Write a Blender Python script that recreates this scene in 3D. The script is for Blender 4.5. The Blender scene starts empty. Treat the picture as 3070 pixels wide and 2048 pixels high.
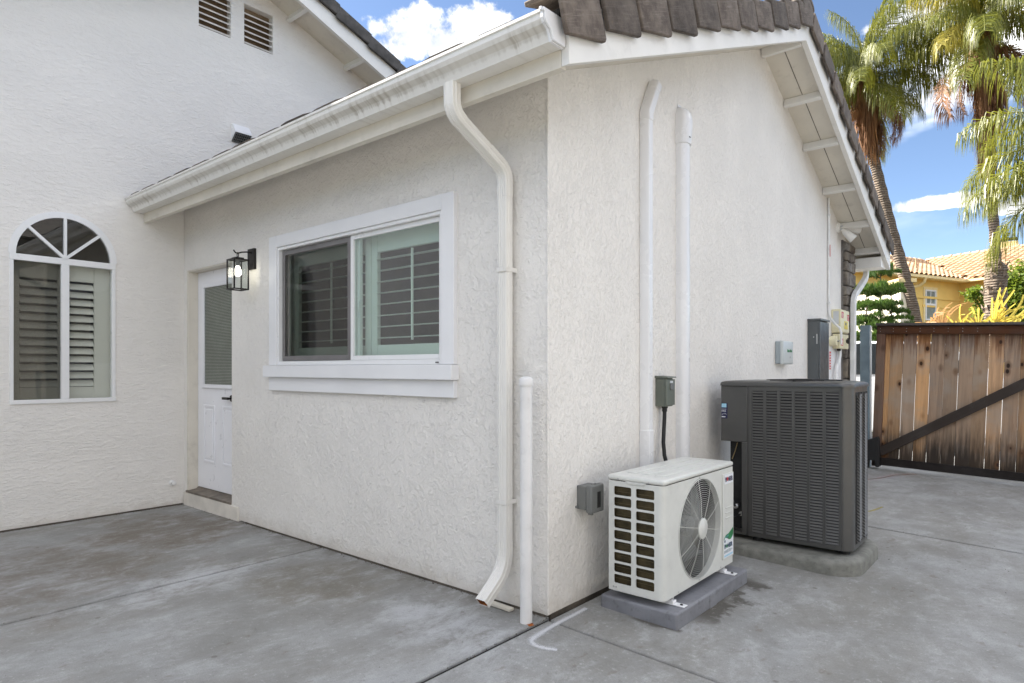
import bpy, bmesh, math, random
from mathutils import Vector, Matrix, noise as mnoise
from mathutils.geometry import tessellate_polygon
random.seed(7)
R = math.radians
scene = bpy.context.scene
col = scene.collection

# ------------------------------------------------------------------ camera
CAM = Vector((1.9462, -2.5782, 1.25))
cam_data = bpy.data.cameras.new('camera')
cam = bpy.data.objects.new('camera', cam_data)
col.objects.link(cam)
cam.location = CAM
cam.rotation_euler = (R(90), 0, R(40.25))
cam_data.sensor_width = 36.0
cam_data.lens = 36.0 * 1930 / 3070
cam_data.shift_y = 81 / 3070
cam_data.clip_start = 0.05
cam_data.clip_end = 2000
scene.camera = cam

# ------------------------------------------------------------------ light
SUN_AZ = (-1.0, -0.20)            # direction towards the sun (x, y)
SUN_EL = 37.0
SKY_STRENGTH = 0.05
SUN_STRENGTH = 3.6
scene.view_settings.view_transform = 'Standard'
scene.view_settings.look = 'None'
scene.view_settings.gamma = 1.0
scene.view_settings.use_curve_mapping = False
scene.view_settings.exposure = 2.30

world = bpy.data.worlds.new('World')
scene.world = world
world.use_nodes = True
wt = world.node_tree
for n in list(wt.nodes):
    wt.nodes.remove(n)

def N(t, typ, **kw):
    n = t.nodes.new(typ)
    for k, v in kw.items():
        if k.startswith('i_'):
            key = k[2:]
            n.inputs[int(key) if key.isdigit() else key].default_value = v
        else:
            setattr(n, k, v)
    return n

def L(t, a, b):
    t.links.new(a, b)

def MATH(t, op, a, b=None, c=None, clamp=False):
    n = N(t, 'ShaderNodeMath', operation=op, use_clamp=clamp)
    for i, v in enumerate((a, b, c)):
        if v is None:
            continue
        if isinstance(v, (int, float)):
            n.inputs[i].default_value = v
        else:
            L(t, v, n.inputs[i])
    return n.outputs[0]

def SSTEP(t, v, lo, hi, out0=0.0, out1=1.0):
    n = N(t, 'ShaderNodeMapRange', interpolation_type='SMOOTHSTEP')
    n.inputs['From Min'].default_value = lo
    n.inputs['From Max'].default_value = hi
    n.inputs['To Min'].default_value = out0
    n.inputs['To Max'].default_value = out1
    L(t, v, n.inputs['Value'])
    return n.outputs['Result']

def MIXC(t, fac, a, b, blend='MIX'):
    n = N(t, 'ShaderNodeMix', data_type='RGBA', blend_type=blend)
    for sock, v in ((n.inputs[0], fac), (n.inputs[6], a), (n.inputs[7], b)):
        if isinstance(v, (int, float)):
            sock.default_value = v
        elif isinstance(v, (tuple, list)):
            sock.default_value = (v[0], v[1], v[2], 1)
        else:
            L(t, v, sock)
    return n.outputs[2]

def sun_dir():
    v = Vector((SUN_AZ[0], SUN_AZ[1], 0)).normalized() * math.cos(R(SUN_EL))
    v.z = math.sin(R(SUN_EL))
    return v

def cam_dir(px, py):
    a = R(49.75)
    d = Vector((-math.cos(a), math.sin(a), 0)); r = Vector((math.sin(a), math.cos(a), 0))
    return d + r * ((px - 1535) / 1930) + Vector((0, 0, (1105 - py) / 1930))

def at_depth(px, py, t):
    return CAM + cam_dir(px, py) * t

def on_plane(px, py, axis, val):
    v = cam_dir(px, py)
    return CAM + v * ((val - CAM[axis]) / v[axis])

sky = N(wt, 'ShaderNodeTexSky', sky_type='NISHITA', sun_disc=False)
sky.sun_elevation = R(SUN_EL)
sky.sun_rotation = math.atan2(SUN_AZ[0], SUN_AZ[1])
sky.air_density = 0.7
sky.dust_density = 0.2
sky.ozone_density = 1.0
sky.altitude = 300
tc = N(wt, 'ShaderNodeTexCoord')
gen = tc.outputs['Generated']
# cumulus: a few heaps at their own bearings plus a broken overhead field, made extra bright for fill light
def wnoise(vec, scale, detail, rough=0.55, off=(0, 0, 0)):
    m = N(wt, 'ShaderNodeMapping')
    m.inputs['Location'].default_value = off
    L(wt, vec, m.inputs['Vector'])
    n = N(wt, 'ShaderNodeTexNoise', i_Scale=scale, i_Detail=detail, i_Roughness=rough)
    L(wt, m.outputs[0], n.inputs['Vector'])
    return n.outputs['Fac']
sepw = N(wt, 'ShaderNodeSeparateXYZ'); L(wt, gen, sepw.inputs[0])
mp = N(wt, 'ShaderNodeMapping'); mp.inputs['Scale'].default_value = (1, 1, 2.4); L(wt, gen, mp.inputs['Vector'])
puff = wnoise(gen, 22, 5, 0.62)
field = wnoise(mp.outputs[0], 3.1, 5, 0.55, (5.5, 6.6, 7.7))
fieldm = SSTEP(wt, field, 0.47, 0.62)
cloud = MATH(wt, 'MULTIPLY', fieldm, SSTEP(wt, sepw.outputs[2], 0.10, 0.46))
def heap(px, py, hw, hh, dens):
    c = cam_dir(px, py).normalized()
    rt = Vector((0, 0, 1)).cross(c).normalized() * -1
    up = rt.cross(c).normalized()
    if up.z < 0: up = -up
    dt = lambda v: (lambda n: (n.inputs[1].__setattr__('default_value', v), L(wt, gen, n.inputs[0]), n.outputs['Value'])[2])(N(wt, 'ShaderNodeVectorMath', operation='DOT_PRODUCT'))
    f = dt(c)
    u = MATH(wt, 'DIVIDE', dt(rt), hw / 1930)
    v = MATH(wt, 'DIVIDE', dt(up), hh / 1930)
    # flat base: lower half falls off faster
    v2 = MATH(wt, 'MULTIPLY', v, MATH(wt, 'ADD', 1.0, MATH(wt, 'MULTIPLY', MATH(wt, 'LESS_THAN', v, 0.0), 0.8)))
    r2 = MATH(wt, 'ADD', MATH(wt, 'MULTIPLY', u, u), MATH(wt, 'MULTIPLY', v2, v2))
    e = MATH(wt, 'SUBTRACT', MATH(wt, 'ADD', 1.0, MATH(wt, 'MULTIPLY', MATH(wt, 'SUBTRACT', puff, 0.5), 3.2)), r2)
    m = SSTEP(wt, e, 0.0, 0.55)
    m = MATH(wt, 'MULTIPLY', m, MATH(wt, 'GREATER_THAN', f, 0.0))
    return MATH(wt, 'MULTIPLY', m, dens)
heaps = None
for h in ((1250, 120, 135, 90, 1.0), (1425, 95, 110, 75, 1.0), (1335, 135, 190, 70, 1.0), (2815, 612, 150, 24, 0.95), (3050, 625, 60, 24, 0.9),
          (2745, 60, 90, 55, 0.75)):
    hp = heap(*h); heaps = hp if heaps is None else MATH(wt, 'MAXIMUM', heaps, hp)
shade = wnoise(gen, 9, 2, 0.5, (1, 2, 3))
cl_col = MIXC(wt, SSTEP(wt, shade, 0.35, 0.65), (11.0, 11.0, 11.2), (20.0, 19.6, 19.0))
skyc = MIXC(wt, cloud, sky.outputs[0], cl_col)
skyc = MIXC(wt, heaps, skyc, MIXC(wt, SSTEP(wt, puff, 0.36, 0.58), (3.9, 4.1, 4.5), (6.2, 6.2, 6.1)))
bg = N(wt, 'ShaderNodeBackground')
bg.inputs['Strength'].default_value = SKY_STRENGTH
L(wt, skyc, bg.inputs['Color'])
wo = N(wt, 'ShaderNodeOutputWorld')
L(wt, bg.outputs[0], wo.inputs['Surface'])

sun_data = bpy.data.lights.new('sun', 'SUN')
sun_data.energy = SUN_STRENGTH
sun_data.angle = R(0.53)
sun_data.color = (1.0, 0.94, 0.84)
sun = bpy.data.objects.new('sun', sun_data)
col.objects.link(sun)
sun.location = (-20, 0, 30)
sun.rotation_euler = sun_dir().to_track_quat('Z', 'Y').to_euler()

# ------------------------------------------------------------------ helpers
def lin(r, g, b):
    f = lambda c: (c / 255 / 12.92) if c / 255 <= 0.04045 else ((c / 255 + 0.055) / 1.055) ** 2.4
    return (f(r), f(g), f(b))

class MB:
    def __init__(s):
        s.v = []; s.f = []; s.uv = None
    def add(s, vs, fs):
        o = len(s.v)
        s.v += [Vector(p) for p in vs]
        s.f += [tuple(i + o for i in f) for f in fs]
        return s
    def box(s, x0, x1, y0, y1, z0, z1):
        return s.add([(x0, y0, z0), (x1, y0, z0), (x1, y1, z0), (x0, y1, z0), (x0, y0, z1), (x1, y0, z1), (x1, y1, z1), (x0, y1, z1)],
                     [(0, 3, 2, 1), (4, 5, 6, 7), (0, 1, 5, 4), (1, 2, 6, 5), (2, 3, 7, 6), (3, 0, 4, 7)])
    def obox(s, c, ax, ay, az):
        c, ax, ay, az = Vector(c), Vector(ax), Vector(ay), Vector(az)
        vs = [c + ax * i + ay * j + az * k for k in (-1, 1) for i, j in ((-1, -1), (1, -1), (1, 1), (-1, 1))]
        return s.add(vs, [(0, 3, 2, 1), (4, 5, 6, 7), (0, 1, 5, 4), (1, 2, 6, 5), (2, 3, 7, 6), (3, 0, 4, 7)])
    def bar(s, a, b, w, h, up=(0, 0, 1)):
        a, b = Vector(a), Vector(b)
        d = (b - a); l = d.length; d.normalize()
        up = Vector(up)
        if abs(d.dot(up)) > 0.98: up = Vector((1, 0, 0))
        sd = d.cross(up).normalized(); u2 = sd.cross(d).normalized()
        return s.obox((a + b) / 2, d * l / 2, sd * w / 2, u2 * h / 2)
    def loft(s, rings, caps=True, closed=True):
        n = len(rings[0]); o = len(s.v)
        for r in rings: s.v += [Vector(p) for p in r]
        for k in range(len(rings) - 1):
            for i in range(n if closed else n - 1):
                j = (i + 1) % n
                s.f.append((o + k * n + i, o + k * n + j, o + (k + 1) * n + j, o + (k + 1) * n + i))
        if caps and closed:
            s.f.append(tuple(o + i for i in range(n))[::-1])
            s.f.append(tuple(o + (len(rings) - 1) * n + i for i in range(n)))
        return s
    def tube(s, pts, rad, n=10, caps=True, up=(0, 0, 1)):
        pts = [Vector(p) for p in pts]
        rings = []
        u0 = None
        for i, p in enumerate(pts):
            d = (pts[min(i + 1, len(pts) - 1)] - pts[max(i - 1, 0)]).normalized()
            if u0 is None:
                u = Vector(up)
                if abs(d.dot(u)) > 0.95: u = Vector((1, 0, 0.01))
                u0 = (u - d * u.dot(d)).normalized()
            else:
                u0 = (u0 - d * u0.dot(d)).normalized()
            w = d.cross(u0)
            r = rad[i] if isinstance(rad, (list, tuple)) else rad
            rings.append([p + (u0 * math.cos(2 * math.pi * k / n) + w * math.sin(2 * math.pi * k / n)) * r for k in range(n)])
        return s.loft(rings, caps)
    def sweep(s, pts, prof, side, caps=True):
        """profile in (side, other) swept along pts; side axis stays fixed; rings mitred"""
        pts = [Vector(p) for p in pts]; side = Vector(side).normalized()
        rings = []
        for i, p in enumerate(pts):
            din = (pts[i] - pts[i - 1]).normalized() if i else None
            dout = (pts[i + 1] - pts[i]).normalized() if i < len(pts) - 1 else None
            if din is None: din = dout
            if dout is None: dout = din
            d = (din + dout).normalized()
            o = side.cross(d).normalized()
            k = 1 / max(0.3, d.dot(dout))
            rings.append([p + side * a + o * b * k for a, b in prof])
        return s.loft(rings, caps)
    def prism(s, poly, axis, lo, hi):
        """2D polygon extruded along a world axis; poly in the other two axes (cyclic order kept x,y,z minus axis)"""
        def P(a, b, c): return (c, a, b) if axis == 0 else ((a, c, b) if axis == 1 else (a, b, c))
        return s.loft([[P(a, b, lo) for a, b in poly], [P(a, b, hi) for a, b in poly]])
    def lathe(s, c, prof, axis=(0, 0, 1), n=20, caps=True):
        """prof: (radius, height) along the axis from c"""
        c = Vector(c); ax = Vector(axis).normalized()
        u = Vector((1, 0, 0)) if abs(ax.x) < 0.9 else Vector((0, 1, 0))
        u = (u - ax * u.dot(ax)).normalized(); w = ax.cross(u)
        rings = [[c + ax * h + (u * math.cos(2 * math.pi * k / n) + w * math.sin(2 * math.pi * k / n)) * r for k in range(n)] for r, h in prof]
        return s.loft(rings, caps)
    def quad(s, a, b, c, d):
        return s.add([a, b, c, d], [(0, 1, 2, 3)])
    def mesh(s, name, off=Vector((0, 0, 0)), smooth=None):
        me = bpy.data.meshes.new(name)
        me.from_pydata([tuple(p - off) for p in s.v], [], s.f)
        me.validate()
        bm = bmesh.new(); bm.from_mesh(me)
        bmesh.ops.recalc_face_normals(bm, faces=bm.faces)
        bm.to_mesh(me); bm.free()
        if smooth is not None:
            me.shade_smooth()
            me.set_sharp_from_angle(angle=R(smooth))
        return me
    def build(s, name, mat, parent=None, bevel=0, smooth=None, seg=2, off=None):
        if off is None: off = wloc(parent) if parent else Vector((0, 0, 0))
        me = s.mesh(name, off, smooth)
        me.materials.append(mat)
        o = bpy.data.objects.new(name, me)
        col.objects.link(o)
        if parent: o.parent = parent
        if bevel: add_bevel(o, bevel, seg)
        return o

def add_bevel(o, w, seg=2):
    m = o.modifiers.new('bevel', 'BEVEL'); m.width = w; m.segments = seg; m.limit_method = 'ANGLE'; m.angle_limit = R(35)
    m.harden_normals = False
    o.data.shade_smooth(); o.data.set_sharp_from_angle(angle=R(50))

def wloc(o):
    p = Vector((0, 0, 0))
    while o is not None:
        p = p + o.location; o = o.parent
    return p

def thing(name, label, cat, loc=(0, 0, 0), group=None):
    o = bpy.data.objects.new(name, None)
    o.empty_display_size = 0.1
    col.objects.link(o); o.location = loc
    return tag(o, label, cat, group)

def tag(o, label, cat, group=None):
    o['label'] = label; o['category'] = cat
    if group: o['group'] = group
    return o

def struct(o):
    o['kind'] = 'structure'; return o

def stuff(o):
    o['kind'] = 'stuff'; return o

def inst(name, me, parent, loc, rot=None, bevel=0, scale=None):
    o = bpy.data.objects.new(name, me); col.objects.link(o); o.parent = parent
    o.location = Vector(loc) - wloc(parent)
    if rot is not None: o.rotation_euler = rot
    if scale is not None: o.scale = scale
    if bevel: add_bevel(o, bevel)
    return o

def poly_sheet(mb, outer, holes, P, depth):
    """wall face with holes (2D loops), P maps (a,b,depth)->world; reveals run to depth"""
    loops = [[Vector((a, b, 0)) for a, b in outer]] + [[Vector((a, b, 0)) for a, b in h] for h in holes]
    flat = [p for lp in loops for p in lp]
    tris = tessellate_polygon(loops)
    mb.add([P(p.x, p.y, 0) for p in flat], tris)
    for lp in loops[1:]:
        n = len(lp)
        vs = [P(p.x, p.y, 0) for p in lp] + [P(p.x, p.y, depth) for p in lp]
        mb.add(vs, [(i, (i + 1) % n, n + (i + 1) % n, n + i) for i in range(n)])
    return mb

def rect(a0, a1, b0, b1): return [(a0, b0), (a1, b0), (a1, b1), (a0, b1)]

def text_mesh(txt, size, mat, name, parent, loc, xdir, ydir, extrude=0.0008, xscale=1.0, bold=0.0):
    cu = bpy.data.curves.new('lettering', 'FONT'); cu.body = txt; cu.size = size; cu.extrude = extrude; cu.offset = bold
    cu.resolution_u = 3
    to = bpy.data.objects.new('lettering', cu); col.objects.link(to)
    dg = bpy.context.evaluated_depsgraph_get()
    me = bpy.data.meshes.new_from_object(to.evaluated_get(dg))
    col.objects.unlink(to); bpy.data.objects.remove(to)
    me.materials.clear(); me.materials.append(mat)
    x = Vector(xdir).normalized(); y = Vector(ydir).normalized(); z = x.cross(y)
    for v in me.vertices:
        p = v.co
        v.co = x * p.x * xscale + y * p.y + z * p.z
    o = bpy.data.objects.new(name, me); col.objects.link(o); o.parent = parent
    o.location = Vector(loc) - wloc(parent)
    return o

# ------------------------------------------------------------------ materials
def mat_new(name):
    m = bpy.data.materials.new(name); m.use_nodes = True
    t = m.node_tree
    b = t.nodes['Principled BSDF']
    return m, t, b

def tcoord(t, kind='Object', scale=(1, 1, 1), loc=(0, 0, 0), rot=(0, 0, 0)):
    c = N(t, 'ShaderNodeTexCoord'); m = N(t, 'ShaderNodeMapping')
    m.inputs['Scale'].default_value = scale; m.inputs['Location'].default_value = loc; m.inputs['Rotation'].default_value = rot
    L(t, c.outputs[kind], m.inputs['Vector'])
    return m.outputs[0]

def noise(t, vec, scale, detail=4, rough=0.55, dist=0.0):
    n = N(t, 'ShaderNodeTexNoise', i_Scale=scale, i_Detail=detail, i_Roughness=rough, i_Distortion=dist)
    L(t, vec, n.inputs['Vector'])
    return n.outputs['Fac']

def bump(t, b, h, dist, strength=1.0):
    n = N(t, 'ShaderNodeBump'); n.inputs['Distance'].default_value = dist; n.inputs['Strength'].default_value = strength
    L(t, h, n.inputs['Height']); L(t, n.outputs[0], b.inputs['Normal'])
    return n

def simple(name, c, rough=0.5, metal=0.0, var=0.06, vscale=6.0, grime=0.0, gcol=(0.16, 0.13, 0.10), bmp=0.0, bscale=120, spec=0.5, coat=0.0):
    m, t, b = mat_new(name)
    v = tcoord(t)
    n1 = noise(t, v, vscale, 5)
    dark = tuple(x * (1 - 2 * var) for x in c); lite = tuple(min(1, x * (1 + 2 * var)) for x in c)
    cc = MIXC(t, SSTEP(t, n1, 0.25, 0.75), dark, lite)
    if grime:
        g = noise(t, v, vscale * 3.1, 8, 0.65, 0.4)
        cc = MIXC(t, SSTEP(t, g, 0.52, 0.75, 0, grime), cc, gcol)
    L(t, cc, b.inputs['Base Color'])
    rr = SSTEP(t, noise(t, v, vscale * 2.3, 4), 0.3, 0.7, max(0.02, rough - 0.08), min(1, rough + 0.08))
    L(t, rr, b.inputs['Roughness'])
    b.inputs['Metallic'].default_value = metal
    b.inputs['Specular IOR Level'].default_value = spec
    if coat: b.inputs['Coat Weight'].default_value = coat
    if bmp: bump(t, b, noise(t, v, bscale, 3), bmp)
    return m

def stucco_mat(name, scale, stretch, dirt=0.0, seed=0.0, amp=0.006, color=(0.825, 0.797, 0.757), cover=0.5):
    """skip-trowel plaster: smooth ground with scattered ragged flakes, denser in some patches"""
    m, t, b = mat_new(name)
    v = tcoord(t, scale=stretch, loc=(seed, seed * 1.3, seed * 0.7))
    n1 = noise(t, v, scale, 5, 0.64, 0.3)
    n2 = noise(t, v, scale * 2.4, 3, 0.6, 0.2)
    reg = noise(t, v, scale * 0.10, 4, 0.6)
    bias = MATH(t, 'MULTIPLY', MATH(t, 'SUBTRACT', reg, 0.5), 0.22)
    x1 = MATH(t, 'ADD', n1, bias)
    h1 = SSTEP(t, x1, 0.46, 0.60)
    h2 = SSTEP(t, MATH(t, 'ADD', n2, bias), 0.48, 0.66)
    soft = noise(t, v, scale * 0.35, 3)
    hh = MATH(t, 'ADD', MATH(t, 'ADD', MATH(t, 'MULTIPLY', h1, 0.60), MATH(t, 'MULTIPLY', h2, 0.36)), MATH(t, 'MULTIPLY', soft, 1.2))
    bump(t, b, hh, amp, 1.0)
    c0 = MIXC(t, SSTEP(t, reg, 0.3, 0.7), color, tuple(x * 0.96 for x in color))
    c1 = MIXC(t, SSTEP(t, x1, 0.46, 0.34, 0, 0.05 + dirt), c0, (0.36, 0.30, 0.24))
    v0 = tcoord(t); sp_ = N(t, 'ShaderNodeSeparateXYZ'); L(t, v0, sp_.inputs[0])
    zz = MATH(t, 'ADD', sp_.outputs[2], MATH(t, 'MULTIPLY', MATH(t, 'SUBTRACT', noise(t, v0, 5.0, 5, 0.7), 0.5), 0.34))
    c1 = MIXC(t, SSTEP(t, zz, -0.02, 0.13, 0.30, 0), c1, (0.36, 0.29, 0.21))
    L(t, c1, b.inputs['Base Color'])
    b.inputs['Roughness'].default_value = 0.92
    b.inputs['Specular IOR Level'].default_value = 0.2
    return m

def concrete_mat():
    m, t, b = mat_new('concrete')
    v = tcoord(t)
    vs = tcoord(t, scale=(1.0, 0.55, 1.0), rot=(0, 0, R(18)))
    big = noise(t, vs, 1.3, 6, 0.62, 0.3)
    mid = noise(t, vs, 6.0, 9, 0.76, 0.3)
    blot = noise(t, v, 2.6, 6, 0.66)
    fine = noise(t, v, 170, 2, 0.7)
    speck = noise(t, v, 42, 5, 0.72)
    c = MIXC(t, SSTEP(t, big, 0.32, 0.68), (0.270, 0.262, 0.240), (0.375, 0.380, 0.380))
    c = MIXC(t, SSTEP(t, mid, 0.48, 0.64, 0, 0.55), c, (0.475, 0.48, 0.485))
    c = MIXC(t, SSTEP(t, mid, 0.34, 0.46, 0.6, 0), c, (0.215, 0.208, 0.190))
    c = MIXC(t, SSTEP(t, blot, 0.40, 0.66, 0, 0.55), c, (0.215, 0.212, 0.198))
    c = MIXC(t, SSTEP(t, blot, 0.28, 0.42, 0.4, 0), c, (0.40, 0.403, 0.40))
    sep = N(t, 'ShaderNodeSeparateXYZ'); L(t, v, sep.inputs[0])
    SX_, SY_ = sep.outputs[0], sep.outputs[1]
    bl = MATH(t, 'SUBTRACT', blot, 0.5)
    def spot(cx, cy, rx, ry, nz=1.2, src=None):
        u = MATH(t, 'DIVIDE', MATH(t, 'SUBTRACT', SX_, cx), rx); w = MATH(t, 'DIVIDE', MATH(t, 'SUBTRACT', SY_, cy), ry)
        d = MATH(t, 'SQRT', MATH(t, 'ADD', MATH(t, 'MULTIPLY', u, u), MATH(t, 'MULTIPLY', w, w)))
        d = MATH(t, 'ADD', d, MATH(t, 'MULTIPLY', src or bl, nz * 1.6))
        return SSTEP(t, d, 0.50, 1.1, 1, 0)
    # brown tannin stains on the patio by the door
    tn = SSTEP(t, mid, 0.64, 0.40)
    st = MATH(t, 'MULTIPLY', MATH(t, 'MAXIMUM', spot(-3.3, -0.55, 0.75, 0.75, 1.5), MATH(t, 'MULTIPLY', spot(-2.75, -1.55, 0.95, 1.0, 1.5), 0.85)), MATH(t, 'ADD', MATH(t, 'MULTIPLY', tn, 0.75), 0.2))
    c = MIXC(t, MATH(t, 'MULTIPLY', st, 0.72), c, (0.150, 0.112, 0.074))
    c = MIXC(t, MATH(t, 'MULTIPLY', spot(-1.45, -0.42, 0.55, 0.42, 1.1), MATH(t, 'ADD', MATH(t, 'MULTIPLY', tn, 0.45), 0.12)), c, (0.17, 0.145, 0.105))
    fl = SSTEP(t, noise(t, vs, 15, 3, 0.5), 0.65, 0.74)
    c = MIXC(t, MATH(t, 'MULTIPLY', fl, 0.4), c, (0.17, 0.13, 0.10))
    # lime bloom
    lb = MATH(t, 'MULTIPLY', MATH(t, 'MAXIMUM', spot(-1.95, -0.95, 0.26, 0.7, 1.2), spot(-0.35, -0.38, 0.5, 0.24, 1.2)), SSTEP(t, mid, 0.36, 0.60))
    c = MIXC(t, MATH(t, 'MULTIPLY', lb, 0.6), c, (0.55, 0.56, 0.58))
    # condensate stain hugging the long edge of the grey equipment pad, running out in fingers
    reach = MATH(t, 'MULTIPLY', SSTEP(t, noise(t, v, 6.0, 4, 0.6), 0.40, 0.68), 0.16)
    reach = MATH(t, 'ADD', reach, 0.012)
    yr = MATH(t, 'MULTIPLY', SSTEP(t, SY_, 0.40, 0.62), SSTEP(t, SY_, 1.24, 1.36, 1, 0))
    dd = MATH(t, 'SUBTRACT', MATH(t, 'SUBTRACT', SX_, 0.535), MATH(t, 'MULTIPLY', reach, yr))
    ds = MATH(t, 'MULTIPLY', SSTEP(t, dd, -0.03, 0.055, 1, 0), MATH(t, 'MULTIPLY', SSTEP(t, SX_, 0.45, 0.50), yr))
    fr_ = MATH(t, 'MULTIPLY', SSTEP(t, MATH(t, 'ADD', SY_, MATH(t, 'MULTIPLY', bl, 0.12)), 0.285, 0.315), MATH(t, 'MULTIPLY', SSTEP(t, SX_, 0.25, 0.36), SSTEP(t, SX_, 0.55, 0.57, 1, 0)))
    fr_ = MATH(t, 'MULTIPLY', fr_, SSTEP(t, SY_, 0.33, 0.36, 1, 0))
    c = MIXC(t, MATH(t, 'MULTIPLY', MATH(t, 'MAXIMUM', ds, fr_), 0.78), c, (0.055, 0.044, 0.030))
    # darker, noise-broken band along the foot of the walls
    wl = MATH(t, 'MULTIPLY', MATH(t, 'MULTIPLY', SSTEP(t, SY_, -0.16, -0.01), SSTEP(t, SX_, -0.05, -0.02, 1, 0)), 0.55)
    c = MIXC(t, MATH(t, 'MULTIPLY', wl, SSTEP(t, mid, 0.62, 0.36)), c, (0.14, 0.125, 0.10))
    c = MIXC(t, SSTEP(t, speck, 0.57, 0.70, 0, 0.6), c, (0.19, 0.18, 0.165))
    c = MIXC(t, SSTEP(t, speck, 0.30, 0.43, 0.45, 0), c, (0.58, 0.58, 0.57))
    c = MIXC(t, SSTEP(t, fine, 0.3, 0.7, 0.0, 0.28), c, (0.13, 0.13, 0.13))
    # hairline cracks and small dark spots
    vw = N(t, 'ShaderNodeVectorMath', operation='ADD'); L(t, v, vw.inputs[0])
    cw = N(t, 'ShaderNodeTexNoise', i_Scale=1.6, i_Detail=5.0); L(t, v, cw.inputs['Vector']); L(t, cw.outputs['Color'], vw.inputs[1])
    vo = N(t, 'ShaderNodeTexVoronoi', feature='DISTANCE_TO_EDGE', i_Scale=0.42); L(t, vw.outputs[0], vo.inputs['Vector'])
    crk = MATH(t, 'MULTIPLY', SSTEP(t, vo.outputs['Distance'], 0.0008, 0.0028, 1, 0), SSTEP(t, blot, 0.46, 0.54))
    c = MIXC(t, MATH(t, 'MULTIPLY', crk, 0.10), c, (0.09, 0.08, 0.07))
    vd = N(t, 'ShaderNodeTexVoronoi', feature='F1', i_Scale=5.5); L(t, v, vd.inputs['Vector'])
    dot = MATH(t, 'MULTIPLY', SSTEP(t, vd.outputs['Distance'], 0.05, 0.09, 1, 0), SSTEP(t, MATH(t, 'FRACT', MATH(t, 'MULTIPLY', vd.outputs['Color'], 1.0)), 0.62, 0.70))
    c = MIXC(t, MATH(t, 'MULTIPLY', dot, 0.55), c, (0.13, 0.115, 0.10))
    L(t, c, b.inputs['Base Color'])
    b.inputs['Roughness'].default_value = 0.82
    b.inputs['Specular IOR Level'].default_value = 0.35
    h = MATH(t, 'ADD', MATH(t, 'MULTIPLY', fine, 0.35), MATH(t, 'ADD', MATH(t, 'MULTIPLY', speck, 0.5), MATH(t, 'MULTIPLY', mid, 0.8)))
    bump(t, b, h, 0.0028, 0.8)
    return m

def glass_mat(name, tint=(0.86, 0.93, 0.90), refl=1.0, haze=0.0, hcol=(0.5, 0.5, 0.5)):
    m, t, b = mat_new(name)
    t.nodes.remove(b)
    out = t.nodes['Material Output']
    tr = N(t, 'ShaderNodeBsdfTransparent'); tr.inputs[0].default_value = (*tint, 1)
    gl = N(t, 'ShaderNodeBsdfGlossy'); gl.inputs['Roughness'].default_value = 0.012
    v = tcoord(t)
    nb = N(t, 'ShaderNodeBump'); nb.inputs['Distance'].default_value = 0.0012; nb.inputs['Strength'].default_value = 0.35
    L(t, noise(t, v, 2.2, 2), nb.inputs['Height']); L(t, nb.outputs[0], gl.inputs['Normal'])
    fr = N(t, 'ShaderNodeFresnel'); fr.inputs['IOR'].default_value = 1.75
    mx = N(t, 'ShaderNodeMixShader')
    gm = N(t, 'ShaderNodeNewGeometry')
    ff = MATH(t, 'MULTIPLY', MATH(t, 'MULTIPLY', fr.outputs[0], refl), MATH(t, 'SUBTRACT', 1.0, gm.outputs['Backfacing']), clamp=True)
    L(t, ff, mx.inputs[0])
    L(t, tr.outputs[0], mx.inputs[1]); L(t, gl.outputs[0], mx.inputs[2])
    last = mx.outputs[0]
    if haze:
        df = N(t, 'ShaderNodeBsdfDiffuse'); df.inputs[0].default_value = (*hcol, 1)
        m2 = N(t, 'ShaderNodeMixShader'); m2.inputs[0].default_value = haze
        L(t, last, m2.inputs[1]); L(t, df.outputs[0], m2.inputs[2]); last = m2.outputs[0]
    L(t, last, out.inputs['Surface'])
    return m

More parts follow.
